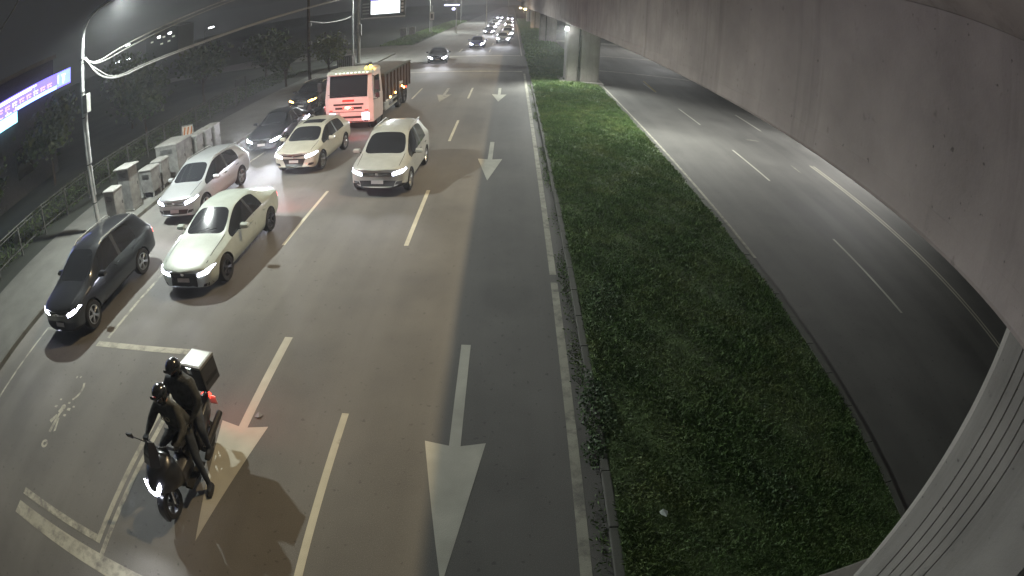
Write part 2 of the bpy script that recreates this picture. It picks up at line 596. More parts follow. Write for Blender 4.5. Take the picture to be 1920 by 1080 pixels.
stripe('edge_line', XG + 0.16, 12, 60, 0.10, M['paint_old'], road_right)
ys_ = 10.0

# ================================================================== OVERPASS
def girder(y0, y1, label):
    g = empty('overpass_girder', (0, 0, 0), 0, label, 'overpass', 'spans of the overpass')
    # web and bottom lip: side profile (x, z) extruded along y
    web = MB().prism([(3.45, 4.92), (3.45, 6.72), (6.75, 6.72), (6.75, 4.92)], y0, y1, 'y')
    web.build('web', M['concrete'], g)
    lip = MB().prism([(3.465, 4.64), (3.440, 4.68), (3.440, 4.86), (3.4495, 4.9195), (6.7505, 4.9195), (6.760, 4.86), (6.760, 4.68), (6.74, 4.64)], y0, y1, 'y')
    lip.build('bottom_flange', M['concrete'], g)
    deck = MB().prism([(2.0, 7.22), (2.0, 7.46), (8.2, 7.46), (8.2, 7.22), (6.755, 6.725), (3.445, 6.725)], y0, y1, 'y')
    deck.build('deck', M['concrete'], g)
    for x0, x1 in ((2.0, 2.22), (7.98, 8.2)):
        MB().box(x0, x1, y0 + 0.02, y1 - 0.02, 7.465, 8.3).build('parapet', M['concrete'], g)
    return g


girder(-18, 41.2, 'near span of the grey overpass girder filling the upper right')
girder(41.26, 81.5, 'overpass girder span just beyond the vertical joint')
girder(81.56, 122, 'third overpass span, seen small at the top of the picture')
girder(122.06, 260, 'farthest overpass span running off to the vanishing point')


def pier(y0, y1, label, x0=3.9, x1=6.3):
    p = empty('bridge_pier', ((x0 + x1) / 2, (y0 + y1) / 2, 0), 0, label, 'pier', 'concrete piers under the overpass')
    hx, hy = (x1 - x0) / 2, (y1 - y0) / 2
    c = 0.12
    # south face carries a recess for the downpipe; the west face carries shallow vertical grooves
    pts = [(-hx + c, -hy), (-hx + 0.78, -hy), (-hx + 0.80, -hy + 0.16), (-hx + 1.02, -hy + 0.16), (-hx + 1.04, -hy),
           (hx - c, -hy), (hx, -hy + c), (hx, hy - c), (hx - c, hy), (-hx + c, hy), (-hx, hy - c)]
    yy = hy - 0.36
    for _ in range(5):
        pts += [(-hx, yy), (-hx + 0.016, yy - 0.008), (-hx + 0.016, yy - 0.022), (-hx, yy - 0.030)]
        yy -= 0.135
    pts += [(-hx, -hy + c)]
    MB().prism(pts, 0.05, 4.637, 'z').build('shaft', M['pier'], p)
    MB().box(-hx - 0.45, hx + 0.3, -hy - 0.4, hy + 0.55, -0.05, 0.20).build('footing', M['pier'], p, bevel=0.03)
    pipe = MB().tube([(-hx + 0.91, -hy + 0.06, 0.25), (-hx + 0.91, -hy + 0.06, 4.63)], 0.055, 8).build('downpipe', M['kerb'], p, smooth=True)
    for z in (1.2, 2.4, 3.6):
        MB().box(-hx + 0.83, -hx + 0.99, -hy - 0.005, -hy + 0.14, z, z + 0.05).build('pipe_clamp', M['darksteel'], pipe)
    return p


pier(0.0, 2.05, 'nearest grooved concrete pier cut off by the lower right corner')
pier(39.4, 41.6, 'broad concrete pier with downpipe standing on the median grass')
pier(80.0, 82.2, 'second pier behind the broad one, in shadow on the median')
pier(120.5, 122.7, 'third pier down the median, lit warm, left of the shadowed one')
pier(161, 163, 'farthest pier of the row down the median')


# ================================================================== LAMPS
def spot(name, loc, power, color, angle=160, blend=0.35, size=0.12, aim=(0, 0, -1), parent=None):
    d = bpy.data.lights.new(name, 'SPOT')
    d.energy = power
    d.color = color
    d.spot_size = R(angle)
    d.spot_blend = blend
    d.shadow_soft_size = size
    o = bpy.data.objects.new(name, d)
    col.objects.link(o)
    o.rotation_euler = Vector(aim).to_track_quat('-Z', 'Y').to_euler()
    o.location = loc
    if parent: o.parent = parent
    return o


def street_lamp(x, y, h, arm, power, color, label, cone=164, tilt=0.10, mat='lamp_on', boxes=False, group='street lamps'):
    s = empty('street_lamp', (x, y, 0), 0, label, 'street lamp', group)
    MB().lathe([(0.115, 0.0), (0.11, 0.5), (0.085, h * 0.6), (0.07, h - 0.9)], n=12).build('pole', M['galv'], s, smooth=True)
    path = [(0, 0, h - 0.92), (0.03 * arm, 0, h - 0.55), (0.16 * arm, 0, h - 0.22), (0.4 * arm, 0, h - 0.03), (0.85 * arm, 0, h + 0.06)]
    MB().tube(path, [0.068, 0.062, 0.055, 0.05, 0.045], 10).build('arm', M['galv'], s, smooth=True)
    ax = arm
    sg = 1 if arm > 0 else -1
    head = MB().loft([[(ax + sg * t, wy * c1, h + 0.06 + hz) for c1, hz in ((-1, 0.0), (-0.8, th), (0.8, th), (1, 0.0), (0.8, -0.035), (-0.8, -0.035))]
                      for t, wy, th in ((-0.34, 0.07, 0.04), (-0.2, 0.13, 0.09), (0.15, 0.15, 0.09), (0.34, 0.10, 0.045))]).build('lamp_head', M['galv'], s, smooth=True)
    MB().box(ax - 0.2, ax + 0.2, -0.09, 0.09, h + 0.005, h + 0.022).build('lens', M[mat], head)
    if power:
        spot('lamp_light', (ax, 0, h - 0.02), power, color, cone, 0.3 if cone > 150 else 0.9, 0.10, (tilt * sg, 0, -1), s)
    MB().box(-0.17, 0.17, -0.17, 0.17, 0.0, 0.05).build('base_plate', M['galv'], s, bevel=0.01)
    if boxes:
        MB().box(0.09, 0.36, -0.12, 0.12, 4.55, 5.25).build('control_box', M['cab'], s, bevel=0.015)
        MB().tube([(0.15, 0, 4.55), (0.15, 0, 2.7)], 0.06, 8).build('conduit', M['galv'], s, smooth=True)
        MB().tube([(0.14, 0, 2.6), (0.14, 0, 1.5)], 0.04, 8).build('conduit', M['galv'], s, smooth=True)
        for z in (1.2, 2.65, 4.4, 5.35, 6.6):
            MB().lathe([(0.108, z - 0.02), (0.112, z - 0.02), (0.112, z + 0.02), (0.108, z + 0.02)], n=12).build('clamp_band', M['darksteel'], s)
        MB().tube([(0.05, 0.0, 6.55), (0.22, 0.05, 6.62)], 0.02, 6).build('cable_bracket', M['galv'], s)
    return s


street_lamp(-14.4, 13.3, 8.30, 2.15, P_STREET, C_STREET, 'tall galvanised street lamp with control box, beside the roadside cabinets', boxes=True)
street_lamp(-15.9, 54.3, 9.0, 3.0, P_STREET * 1.1, C_STREET, 'street lamp pole next to the white lit billboard', mat='lamp_far')
street_lamp(-15.2, 103, 9.0, 3.0, P_STREET * 1.3, C_STREET, 'far street lamp pole on the green verge beyond the billboard', mat='lamp_far')
street_lamp(-13.8, 150, 9.0, 3.0, P_STREET * 1.3, C_STREET, 'farthest street lamp along the left carriageway', mat='lamp_far')
street_lamp(22.9, 24, 9.0, -3.0, P_RIGHT, C_RIGHT, 'street lamp beside the right carriageway, hidden behind the overpass girder', cone=118, tilt=0.75)
street_lamp(22.9, 72, 9.0, -3.0, P_RIGHT * 0.8, C_RIGHT, 'farther street lamp beside the right carriageway')
for i, (y, k) in enumerate(((14, 1.0), (48, 1.0), (86, 1.0), (128, 1.3))):
    s = empty('deck_lamp', (6.0, y, 7.46), 0, ('lamp standing on the overpass deck above ' + ('the camera', 'the broad pier', 'the second pier', 'the third pier')[i]), 'street lamp', 'warm lamps on the overpass deck')
    MB().lathe([(0.10, 0), (0.06, 8.0)], n=10).build('pole', M['galv'], s, smooth=True)
    MB().tube([(0, 0, 7.9), (-0.5, 0, 8.2), (-1.2, 0, 8.25)], 0.04, 8).build('arm', M['galv'], s, smooth=True)
    hd = MB().box(-1.7, -1.1, -0.12, 0.12, 8.2, 8.32).build('lamp_head', M['galv'], s, bevel=0.03)
    MB().box(-1.6, -1.2, -0.08, 0.08, 8.18, 8.195).build('lens', M['lamp_warm'], hd)
    spot('lamp_light', (-1.4, 0, 8.12), P_DECK * k, C_DECK, 110, 0.4, 0.10, (-0.9, 0, -1), s)

# ================================================================== VEHICLES
SUV = dict(st=[
    (0.00, .76, .34, .56, .78, .60, .84, .88), (0.10, .86, .25, .56, .84, .66, .92, .95), (0.55, .91, .22, .58, .92, .73, 1.00, 1.04),
    (1.08, .92, .22, .58, .98, .76, 1.07, 1.11), (1.86, .92, .22, .60, 1.04, .63, 1.55, 1.61), (2.10, .92, .22, .60, 1.05, .64, 1.61, 1.66),
    (2.52, .92, .22, .60, 1.06, .64, 1.63, 1.68), (2.62, .92, .22, .60, 1.06, .64, 1.63, 1.68), (3.48, .92, .22, .60, 1.09, .63, 1.60, 1.66),
    (3.60, .92, .23, .60, 1.10, .62, 1.59, 1.65), (4.02, .90, .25, .62, 1.13, .58, 1.53, 1.59), (4.32, .88, .28, .64, 1.10, .68, 1.14, 1.17),
    (4.46, .85, .30, .64, .98, .70, 1.02, 1.04), (4.54, .76, .36, .62, .88, .62, .92, .94)],
    cowl=3, header=4, b=(6, 7), c0=8, c1=9, roof_end=10, rear_base=11, wheels=(0.86, 3.52), wr=0.355, L=4.54)
SEDAN = dict(st=[
    (0.00, .72, .26, .48, .60, .52, .64, .67), (0.13, .84, .19, .50, .66, .60, .72, .75), (0.60, .90, .17, .52, .77, .68, .83, .86),
    (1.10, .92, .17, .54, .84, .72, .90, .93), (1.42, .92, .17, .55, .88, .73, .94, .98), (2.22, .92, .17, .57, .93, .56, 1.33, 1.38),
    (2.46, .92, .17, .57, .94, .57, 1.37, 1.42), (2.66, .92, .17, .58, .945, .57, 1.38, 1.43), (2.75, .92, .17, .58, .95, .57, 1.38, 1.43),
    (3.35, .92, .17, .58, .96, .55, 1.34, 1.40), (3.52, .91, .18, .58, .97, .54, 1.31, 1.37), (4.16, .90, .20, .60, .98, .62, 1.02, 1.05),
    (4.50, .87, .23, .60, .96, .64, 1.00, 1.03), (4.66, .80, .30, .60, .88, .60, .94, .96), (4.70, .70, .36, .58, .80, .52, .86, .88)],
    cowl=4, header=5, b=(7, 8), c0=9, c1=10, roof_end=10, rear_base=11, wheels=(0.90, 3.72), wr=0.335, L=4.70)


def scaled(sp, sy=1.0, sz=1.0, sw=1.0):
    d = dict(sp)
    d['st'] = [(y * sy, w * sw, zb, zm * (1 + (sz - 1) * .3), zt * (1 + (sz - 1) * .5), wr_ * sw, zr * sz if zr > 1.2 else zr * (1 + (sz - 1) * .5), zt2 * sz if zt2 > 1.2 else zt2 * (1 + (sz - 1) * .5)) for y, w, zb, zm, zt, wr_, zr, zt2 in sp['st']]
    d['wheels'] = tuple(y * sy for y in sp['wheels'])
    d['L'] = sp['L'] * sy
    return d


def eval_mesh(o):
    dg = bpy.context.evaluated_depsgraph_get()
    dg.update()
    return bpy.data.meshes.new_from_object(o.evaluated_get(dg))


def car_shell(sp, clad=False):
    """one closed shell; returns a mesh whose material index tells paint 0, windscreen 1, trim 2, rear glass 3, side windows 4-7, roof panel 8"""
    st = sp['st']
    L = sp['L']
    rings = []
    for y, w, zb, zm, zt, wr_, zr, ztop in st:
        prof = [(0, zb), (w * .84, zb), (w * .985, zb + .16), (w, zm), (w * .965, zt), (wr_, zr), (wr_ * .93, zr + (ztop - zr) * .35), (wr_ * .5, ztop - (ztop - zr) * .12), (0, ztop)]
        full = [(x, z) for x, z in prof] + [(-x, z) for x, z in reversed(prof[1:-1])]
        ff = max(0, 1 - y / 0.9)
        fr = max(0, 1 - (L - y) / 0.6)
        rings.append([(x, y + 0.20 * ff * (x / .92) ** 2 - 0.10 * fr * (x / .92) ** 2, z) for x, z in full])
    n = len(rings[0])          # 16
    bm = bmesh.new()
    V = [[bm.verts.new(q) for q in r_] for r_ in rings]
    cr = bm.edges.layers.float.new('crease_edge')

    def mat_for(i, k):
        # k: ring segment k->k+1; segments 0-7 right half, 8-15 left half mirrored
        seg = k if k < 8 else 15 - k
        side = 0 if k < 8 else 2
        if seg in (6, 7):
            if i == sp['cowl']: return 1
            if sp['roof_end'] <= i < sp['rear_base']: return 3
        if seg == 4:
            if i == sp['cowl'] + 0 and i + 1 == sp['header']: return 4 + side
            if sp['header'] <= i < sp['b'][0]: return 4 + side
            if i == sp['b'][0]: return 2
            if sp['b'][1] <= i < sp['c0']: return 5 + side
        if clad and seg in (0, 1): return 2
        if seg == 0: return 2
        return 0
    for i in range(len(V) - 1):
        for k in range(n):
            f = bm.faces.new((V[i][k], V[i][(k + 1) % n], V[i + 1][(k + 1) % n], V[i + 1][k]))
            f.material_index = mat_for(i, k)
            f.smooth = True
    for row, flip in ((V[0], False), (V[-1], True)):
        for k in range(8):
            a, b = row[k], row[k + 1]
            c, d = row[(n - k - 1) % n], row[(n - k) % n]
            vs_ = []
            for q in ((a, b, c, d) if flip else (d, c, b, a)):
                if q not in vs_: vs_.append(q)
            if len(vs_) >= 3:
                f = bm.faces.new(vs_)
                f.smooth = True
    bmesh.ops.recalc_face_normals(bm, faces=bm.faces)
    for e in bm.edges:
        if len(e.link_faces) == 2:
            a, b = (f.material_index for f in e.link_faces)
            if a != b: e[cr] = 0.93
    for i in range(len(V) - 1):
        for k in (4, 12):   # shoulder line
            e = bm.edges.get((V[i][k], V[i + 1][k]))
            if e: e[cr] = max(e[cr], 0.5)
    me = bpy.data.meshes.new('shell')
    bm.to_mesh(me)
    bm.free()
    o = link_mesh('shell', me)
    for k in range(9): me.materials.append(M['black'])
    sd = o.modifiers.new('s', 'SUBSURF')
    sd.levels = sd.render_levels = 2
    cut = MB()
    for y in sp['wheels']:
        for s in (-1, 1):
            cut.lathe([(sp['wr'] + 0.045, s * 0.60), (sp['wr'] + 0.045, s * 1.3)], (0, y, sp['wr']), 28, 'x')
    co = cut.build('cutter', None)
    for k in range(9): co.data.materials.append(M['black'])
    for f in co.data.polygons: f.material_index = 2
    bo = o.modifiers.new('b', 'BOOLEAN')
    bo.operation = 'DIFFERENCE'
    bo.object = co
    bo.solver = 'EXACT'
    out = eval_mesh(o)
    bpy.data.objects.remove(o)
    bpy.data.objects.remove(co)
    return out


def split_mesh(me, idx, name):
    bm = bmesh.new()
    bm.from_mesh(me)
    bmesh.ops.delete(bm, geom=[f for f in bm.faces if f.material_index != idx], context='FACES')
    if not bm.faces:
        bm.free()
        return None
    for f in bm.faces:
        f.material_index = 0
        f.smooth = True
    m2 = bpy.data.meshes.new(name)
    bm.to_mesh(m2)
    bm.free()
    m2.set_sharp_from_angle(angle=R(38))
    return m2


def bvh_of(me):
    bm = bmesh.new()
    bm.from_mesh(me)
    t = BVHTree.FromBMesh(bm)
    bm.free()
    return t


def patch(tree, pts, face, mat, name, parent, off=0.008, thick=0.02, cuts=2):
    """a flat outline (x,z) or (y,z) laid onto the shell: lamps, grilles, plates, seams"""
    bm = bmesh.new()
    if face in ('front', 'rear'):
        y0 = -2 if face == 'front' else 12
        d = Vector((0, 1, 0)) if face == 'front' else Vector((0, -1, 0))
        vv = [bm.verts.new((x, y0, z)) for x, z in pts]
    elif face == 'top':
        d = Vector((0, 0, -1))
        vv = [bm.verts.new((x, y, 5)) for x, y in pts]
    else:
        x0 = 3 if face == 'plus' else -3
        d = Vector((-1 if face == 'plus' else 1, 0, 0))
        vv = [bm.verts.new((x0, y, z)) for y, z in pts]
    f = bm.faces.new(vv)
    bmesh.ops.triangulate(bm, faces=[f])
    if cuts:
        bmesh.ops.subdivide_edges(bm, edges=bm.edges[:], cuts=cuts, use_grid_fill=True)
    for v in bm.verts:
        hit = tree.ray_cast(v.co, d)
        if hit[0] is None:
            hit = tree.find_nearest(v.co + d * 2.4)
        v.co = hit[0] - d * off
    bmesh.ops.solidify(bm, geom=bm.faces[:], thickness=thick)
    bmesh.ops.recalc_face_normals(bm, faces=bm.faces)
    me = bpy.data.meshes.new(name)
    bm.to_mesh(me)
    bm.free()
    return link_mesh(name, me, mat, parent)


def wheel_meshes(r, w=0.21, spokes=5):
    t = MB().lathe([(r * .66, -w / 2 + .01), (r * .90, -w / 2), (r * .985, -w / 2 + .035), (r, 0), (r * .985, w / 2 - .035), (r * .90, w / 2), (r * .66, w / 2 - .01)], n=26, axis='x', closed=True)
    rm = MB().lathe([(r * .655, -w / 2 + .02), (r * .655, w / 2 - .012), (r * .60, w / 2 - .012), (r * .60, -w / 2 + .05)], n=26, axis='x', closed=True)
    rm.lathe([(0.065, w / 2 - .07), (0.06, w / 2 - .02), (0.03, w / 2 - .012)], n=12, axis='x')
    for k in range(spokes):
        a = 2 * PI * k / spokes
        for da in (-.13, .13):
            p0 = Vector((w / 2 - .035, 0.05 * math.cos(a), 0.05 * math.sin(a)))
            p1 = Vector((w / 2 - .025, r * .61 * math.cos(a + da), r * .61 * math.sin(a + da)))
            rm.tube([p0, p1], [0.024, 0.017], 5)
    disc = MB().lathe([(r * .58, -.02), (r * .58, .0)], n=20, axis='x')
    return t, rm, disc


def add_wheels(parent, sp, rim='rim', W=0.92):
    t, rm, dk = wheel_meshes(sp['wr'])
    base = None
    for y in sp['wheels']:
        for s in (-1, 1):
            if base is None:
                w = t.build('wheel', M['rubber'], parent, smooth=True)
                r1 = rm.build('rim', M[rim], w, smooth=True)
                d1 = dk.build('brake_disc', M['darksteel'], w)
                base = w
            else:
                w = copy_tree(base, parent)
            w.location = (s * (W - 0.115), y, sp['wr'])
            w.rotation_euler = (random.uniform(0, 2), 0, 0 if s > 0 else PI)


def beam(parent, loc, power, color=(0.9, 0.92, 1.0), aim=(0, -1, -0.12), angle=70):
    return spot('headlight_beam', loc, power, color, angle, 1.0, 0.05, aim, parent)


def make_car(kind, sp, paint, label, loc, rz, rim='rim', head='on', clad=False, sunroof=False, group='cars queueing towards the camera', style=0, brake=False, beams=P_BEAM, tail=None, angle=80, aim=(0, -1, -0.05)):
    """car facing -Y with its front at local y = 0"""
    c = empty(kind, loc, rz, label, 'car', group)
    me = car_shell(sp, clad)
    tree = bvh_of(me)
    link_mesh('body', split_mesh(me, 0, 'body'), M[paint], c)
    trim = split_mesh(me, 2, 'trim')
    if trim: link_mesh('lower_trim', trim, M['black'], c)
    for idx, nm in ((1, 'windscreen'), (3, 'rear_window'), (4, 'side_window'), (5, 'side_window'), (6, 'side_window'), (7, 'side_window')):
        m2 = split_mesh(me, idx, nm)
        if m2: link_mesh(nm, m2, M['glass'], c)
    st = sp['st']
    zn, zt = st[0][4], st[1][4]           # nose shoulder heights
    hl = M['headlamp'] if head == 'on' else M['glass']
    L = sp['L']
    suv = st[0][4] > 0.7
    for s in (-1, 1):
        if suv:
            q = [(s * .50, zn - .08), (s * .80, zn - .01), (s * .86, zn + .03), (s * .84, zn + .07), (s * .64, zn + .03), (s * .50, zn - .01)]
        else:
            q = [(s * .46, zn - .10), (s * .74, zn - .05), (s * .84, zn + .03), (s * .80, zn + .055), (s * .60, zn - .005), (s * .48, zn - .04)]
        if style == 2: q = [(x, z + .015) for x, z in q]
        qx, qz = sum(a for a, _ in q) / len(q), sum(b_ for _, b_ in q) / len(q)
        q = [(qx + (a - qx) * 1.06, qz + (b_ - qz) * 1.3) for a, b_ in q]
        if s < 0: q.reverse()
        h = patch(tree, q, 'front', hl, 'headlight', c, 0.012, 0.02)
        if head == 'on' and beams:
            beam(h, (s * .66, -0.06, zn - .02), beams, aim=aim, angle=angle)
        q = [(s * .55, zn - .38), (s * .76, zn - .36), (s * .78, zn - .27), (s * .60, zn - .29)]
        if s < 0: q.reverse()
        patch(tree, q, 'front', M['black'], 'fog_lamp_recess', c, 0.006, 0.012)
        # tail lamps
        rz_ = st[-1][4]
        q = [(s * .52, rz_ - .06), (s * .80, rz_ - .08), (s * .82, rz_ + .08), (s * .54, rz_ + .04)]
        if s > 0: q.reverse()
        tl = patch(tree, q, 'rear', M['tail' if brake else 'taildim'], 'tail_light', c, 0.012, 0.02)
        if brake:
            spot('brake_glow', (s * .7, L + 0.05, rz_), tail or 40.0, (1.0, 0.06, 0.04), 150, 0.6, 0.08, (0, 1, -0.1), tl)
        # mirrors
        zc = st[sp['cowl']][4]
        yc = st[sp['cowl']][0] + 0.42
        mir = MB().loft([[(s * (0.95 + dx), yc + dy + 0.05 * (1 - t) , zc + .10 + dz * t) for dx, dz in ((0, -.075), (.20, -.06), (.23, 0), (.20, .07), (0, .075))] for dy, t in ((-.06, .55), (.0, 1.0), (.09, .9))])
        m_ = mir.build('mirror', M[paint], c, smooth=True)
        MB().tube([(s * .86, yc + .03, zc + .02), (s * .98, yc + .03, zc + .05)], 0.025, 6).build('mirror_stalk', M['black'], m_)
        face = 'plus' if s > 0 else 'minus'
        # door seams and handles
        yb = st[sp['b'][0]][0] + 0.06
        zb_ = st[sp['b'][0]][4]
        for y in (st[sp['cowl']][0] + 0.32, yb, st[sp['c1']][0] - 0.12):
            q = [(y, .36), (y + .012, .36), (y + .012, zb_ - .02), (y, zb_ - .02)]
            patch(tree, q, face, M['black'], 'door_seam', c, 0.002, 0.004, 1)
        for y in (yb - .22, yb + .68):
            h2 = MB().cbox((s * 0.932, y, zb_ - .13), (0.03, 0.19, 0.035)).build('door_handle', M['chrome' if style == 1 else paint], c, bevel=0.008)
        if suv:
            y0, y1 = st[sp['header']][0] + .2, st[sp['roof_end']][0] - .1
            zt2 = st[sp['b'][0]][6]
            rail = MB().tube([(s * .60, y0, zt2 - .03), (s * .61, y0 + .15, zt2 + .045), (s * .61, y1 - .15, zt2 + .03), (s * .58, y1, zt2 - .07)], 0.018, 6)
            rail.build('roof_rail', M['galv'], c, smooth=True)
    # grille, emblem, plate, lower intake
    if suv and style != 3:
        patch(tree, [(-.46, zn - .12), (.46, zn - .12), (.50, zn - .01), (-.50, zn - .01)], 'front', M['black'], 'grille', c, 0.008, 0.012)
        for dz in (-.085, -.045):
            patch(tree, [(-.44, zn + dz), (.44, zn + dz), (.44, zn + dz + .012), (-.44, zn + dz + .012)], 'front', M['chrome'], 'grille_bar', c, 0.02, 0.012, 1)
        patch(tree, [(-.52, .36), (.52, .36), (.58, zn - .26), (-.58, zn - .26)], 'front', M['black'], 'lower_intake', c, 0.006, 0.012)
        pz = zn - .30
    elif style == 3:
        patch(tree, [(-.50, zn - .005), (-.10, zn - .05), (.10, zn - .05), (.50, zn - .005), (.48, zn + .03), (0, zn - .015), (-.48, zn + .03)], 'front', M['black'], 'grille', c, 0.008, 0.012)
        patch(tree, [(-.34, .34), (.34, .34), (.48, zn - .12), (-.48, zn - .12)], 'front', M['black'], 'lower_intake', c, 0.006, 0.012)
        pz = zn - .22
    else:
        patch(tree, [(-.42, .24), (.42, .24), (.30, zn - .20), (.40, zn - .01), (-.40, zn - .01), (-.30, zn - .20)], 'front', M['black'], 'grille', c, 0.008, 0.012)
        pz = .42
    patch(tree, [(.055 * math.cos(a), zn - .035 + .04 * math.sin(a)) for a in [2 * PI * k / 10 for k in range(10)]], 'front', M['chrome'], 'emblem', c, 0.03, 0.02, 0)
    patch(tree, [(-.19, pz - .05), (.19, pz - .05), (.19, pz + .05), (-.19, pz + .05)], 'front', M['plate'], 'number_plate', c, 0.035, 0.015, 0)
    patch(tree, [(.17, .60), (-.17, .60), (-.17, .71), (.17, .71)], 'rear', M['plate'], 'number_plate', c, 0.02, 0.012, 0)
    y0, y1 = st[1][0] + .22, st[sp['cowl']][0] - .02
    for s in (-1, 1):
        q = [(s * .66, y0), (s * .675, y0), (s * .705, y1), (s * .69, y1)]
        if s > 0: q.reverse()
        patch(tree, q, 'top', M['black'], 'bonnet_seam', c, 0.002, 0.003, 2)
        yw = st[sp['cowl']][0]
        zw = st[sp['cowl']][7]
        MB().tube([(s * .12 - .25, yw + .03, zw + .005), (s * .12 + .25, yw + .17, zw + .085)], 0.009, 5).build('wiper', M['black'], c)
    if sunroof:
        ya, yb2 = st[sp['header']][0] + .32, st[sp['header']][0] + .82
        patch(tree, [(-.42, ya), (-.42, yb2), (.42, yb2), (.42, ya)], 'top', M['glass'], 'sunroof', c, 0.006, 0.008, 3)
    add_wheels(c, sp, rim)
    bpy.data.meshes.remove(me)
    return c


suv_dark = make_car('suv', scaled(SUV, 1.0, 1.0), 'charcoal', 'dark charcoal SUV waiting nearest the left kerb', (-10.62, 6.98, 0), R(0), 'rim', clad=True, style=0, brake=True, tail=10.0, beams=80)
sedan = make_car('sedan', SEDAN, 'white', 'white low sedan with wide dark grille beside the dark SUV', (-7.48, 9.32, 0), R(-0.5), 'rimdark', style=2, brake=True, tail=70.0, beams=80)
silver = make_car('crossover', scaled(SUV, 1.02, 0.94), 'silver', 'silver crossover behind the dark SUV, beside the roadside cabinets', (-10.55, 13.55, 0), R(-1.0), 'rim', style=1, brake=False, beams=220, angle=110, aim=(0.3, -1, 0.2))
hatch = make_car('hatchback', scaled(SUV, 0.96, 0.90), 'cream', 'white car with sunroof stopped in front of the truck', (-7.72, 17.75, 0), R(-3.0), 'rim', style=3, sunroof=True, brake=True, tail=85.0, beams=160, angle=100, aim=(0.2, -1, 0.2))
pearl = make_car('suv', scaled(SUV, 1.0, 1.03, 1.01), 'pearl', 'pearl white SUV driving alone in the lane with dashed lines on its side', (-3.97, 15.35, 0), R(-2.0), 'rim', clad=True, style=1, beams=160, angle=100, aim=(0.1, -1, 0.2))
darkcar = make_car('sedan', scaled(SEDAN, 0.98, 1.02), 'charcoal', 'dark car with dazzling headlights behind the silver crossover', (-10.6, 20.95, 0), R(0), 'rimdark', style=2, beams=2200, angle=64, aim=(0.3, -1, 0.16))


def recolour(o, old, new):
    for ch in [o] + list(o.children_recursive):
        if ch.type == 'MESH':
            for sl in ch.material_slots:
                if sl.material == M[old]:
                    sl.link = 'OBJECT'
                    sl.material = M[new]


def car_copy(src, loc, rz, label, repaint=None, far=True):
    c = copy_tree(src)
    c.location = loc
    c.rotation_euler = (0, 0, rz)
    c['label'] = label
    for ch in list(c.children_recursive):
        if ch.type == 'LIGHT' and ch.name.startswith('brake'):
            bpy.data.objects.remove(ch)
    if repaint: recolour(c, *repaint)
    if far:
        recolour(c, 'headlamp', 'headlamp_far')
        for ch in c.children_recursive:
            if ch.type == 'LIGHT':
                ch.data = ch.data.copy()
                ch.data.energy = 1200
                ch.rotation_euler = Vector((0, -1, .12)).to_track_quat('-Z', 'Y').to_euler()
                ch.data.spot_size = R(50)
    return c


def drop_lights(c):
    for ch in list(c.children_recursive):
        if ch.type == 'LIGHT': bpy.data.objects.remove(ch)


cc = car_copy(silver, (-11.9, 29.2, 0), R(-4), 'car with an amber lamp half hidden behind the red-lit truck cab', ('silver', 'charcoal'))
recolour(cc, 'headlamp_far', 'amber')
car_copy(sedan, (-6.75, 50.4, 0), R(4), 'dark sedan crossing the two far stop lines', ('white', 'charcoal'))
car_copy(darkcar, (-4.2, 66.6, 0), 0, 'bluish car just beyond the far stop line', ('charcoal', 'bluecar'))
far_spots = [(-1.2, 74.5, 'silver car right of the bluish car at the head of the far queue', silver, None),
             (-0.75, 88, 'white car second in the far glaring queue along the median', pearl, None),
             (-4.0, 96, 'dark car level with the far lamp pole in the distant queue', sedan, ('white', 'charcoal')),
             (-0.75, 101, 'white car third in the far queue along the median', hatch, None),
             (-4.1, 112, 'silver car in the middle of the distant queue', silver, None),
             (-0.75, 119, 'white car fourth in the far queue along the median', pearl, None),
             (-4.1, 131, 'pale sedan behind the silver car in the distant queue', sedan, None),
             (-0.75, 140, 'pale car fifth in the far queue along the median', hatch, None),
             (-4.1, 152, 'dark car near the end of the distant queue', darkcar, None),
             (-0.75, 168, 'last car that can be made out along the median', pearl, None),
             (-4.1, 180, 'last car that can be made out in the distant middle lane', silver, None)]
for i, (x, y, lab, src, rp) in enumerate(far_spots):
    k = car_copy(src, (x, y, 0), 0, lab, rp)
    if i % 2: drop_lights(k)

# ------------------------------------------------------------------ truck
tr = empty('dump_truck', (-7.40, 24.2, 0), R(-2.0), 'truck with pink red cab front and brown tipper body', 'truck')


def cabring(z, y, hw, depth=1.75):
    return [(-hw, y + .10, z), (-hw * .82, y, z), (hw * .82, y, z), (hw, y + .10, z), (hw, depth, z), (-hw, depth, z)]


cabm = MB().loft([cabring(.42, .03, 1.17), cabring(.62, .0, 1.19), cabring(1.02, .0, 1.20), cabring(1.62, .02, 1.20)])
cabm.build('cab', M['cab_redlit'], tr, bevel=0.02)
MB().loft([cabring(1.623, .03, 1.19), cabring(2.2, .13, 1.15), cabring(2.72, .24, 1.10)]).build('cab_upper', M['cab_redlit'], tr, bevel=0.02)
MB().loft([cabring(2.723, .17, 1.12, 1.8), cabring(2.86, .26, 1.10, 1.8), cabring(2.95, .5, .98, 1.7)]).build('cab_roof', M['cabtop'], tr, bevel=0.03)


def tfront(name, x0, x1, z0, z1, mat, y=0.0, d=0.03, sl=0.0, par=tr):
    return MB().add([(x0, y - d, z0), (x1, y - d, z0), (x1, y - d + sl, z1), (x0, y - d + sl, z1), (x0, y + .02, z0), (x1, y + .02, z0), (x1, y + .02 + sl, z1), (x0, y + .02 + sl, z1)],
                    [(0, 1, 2, 3), (7, 6, 5, 4), (0, 4, 5, 1), (1, 5, 6, 2), (2, 6, 7, 3), (3, 7, 4, 0)]).build(name, M[mat], par)


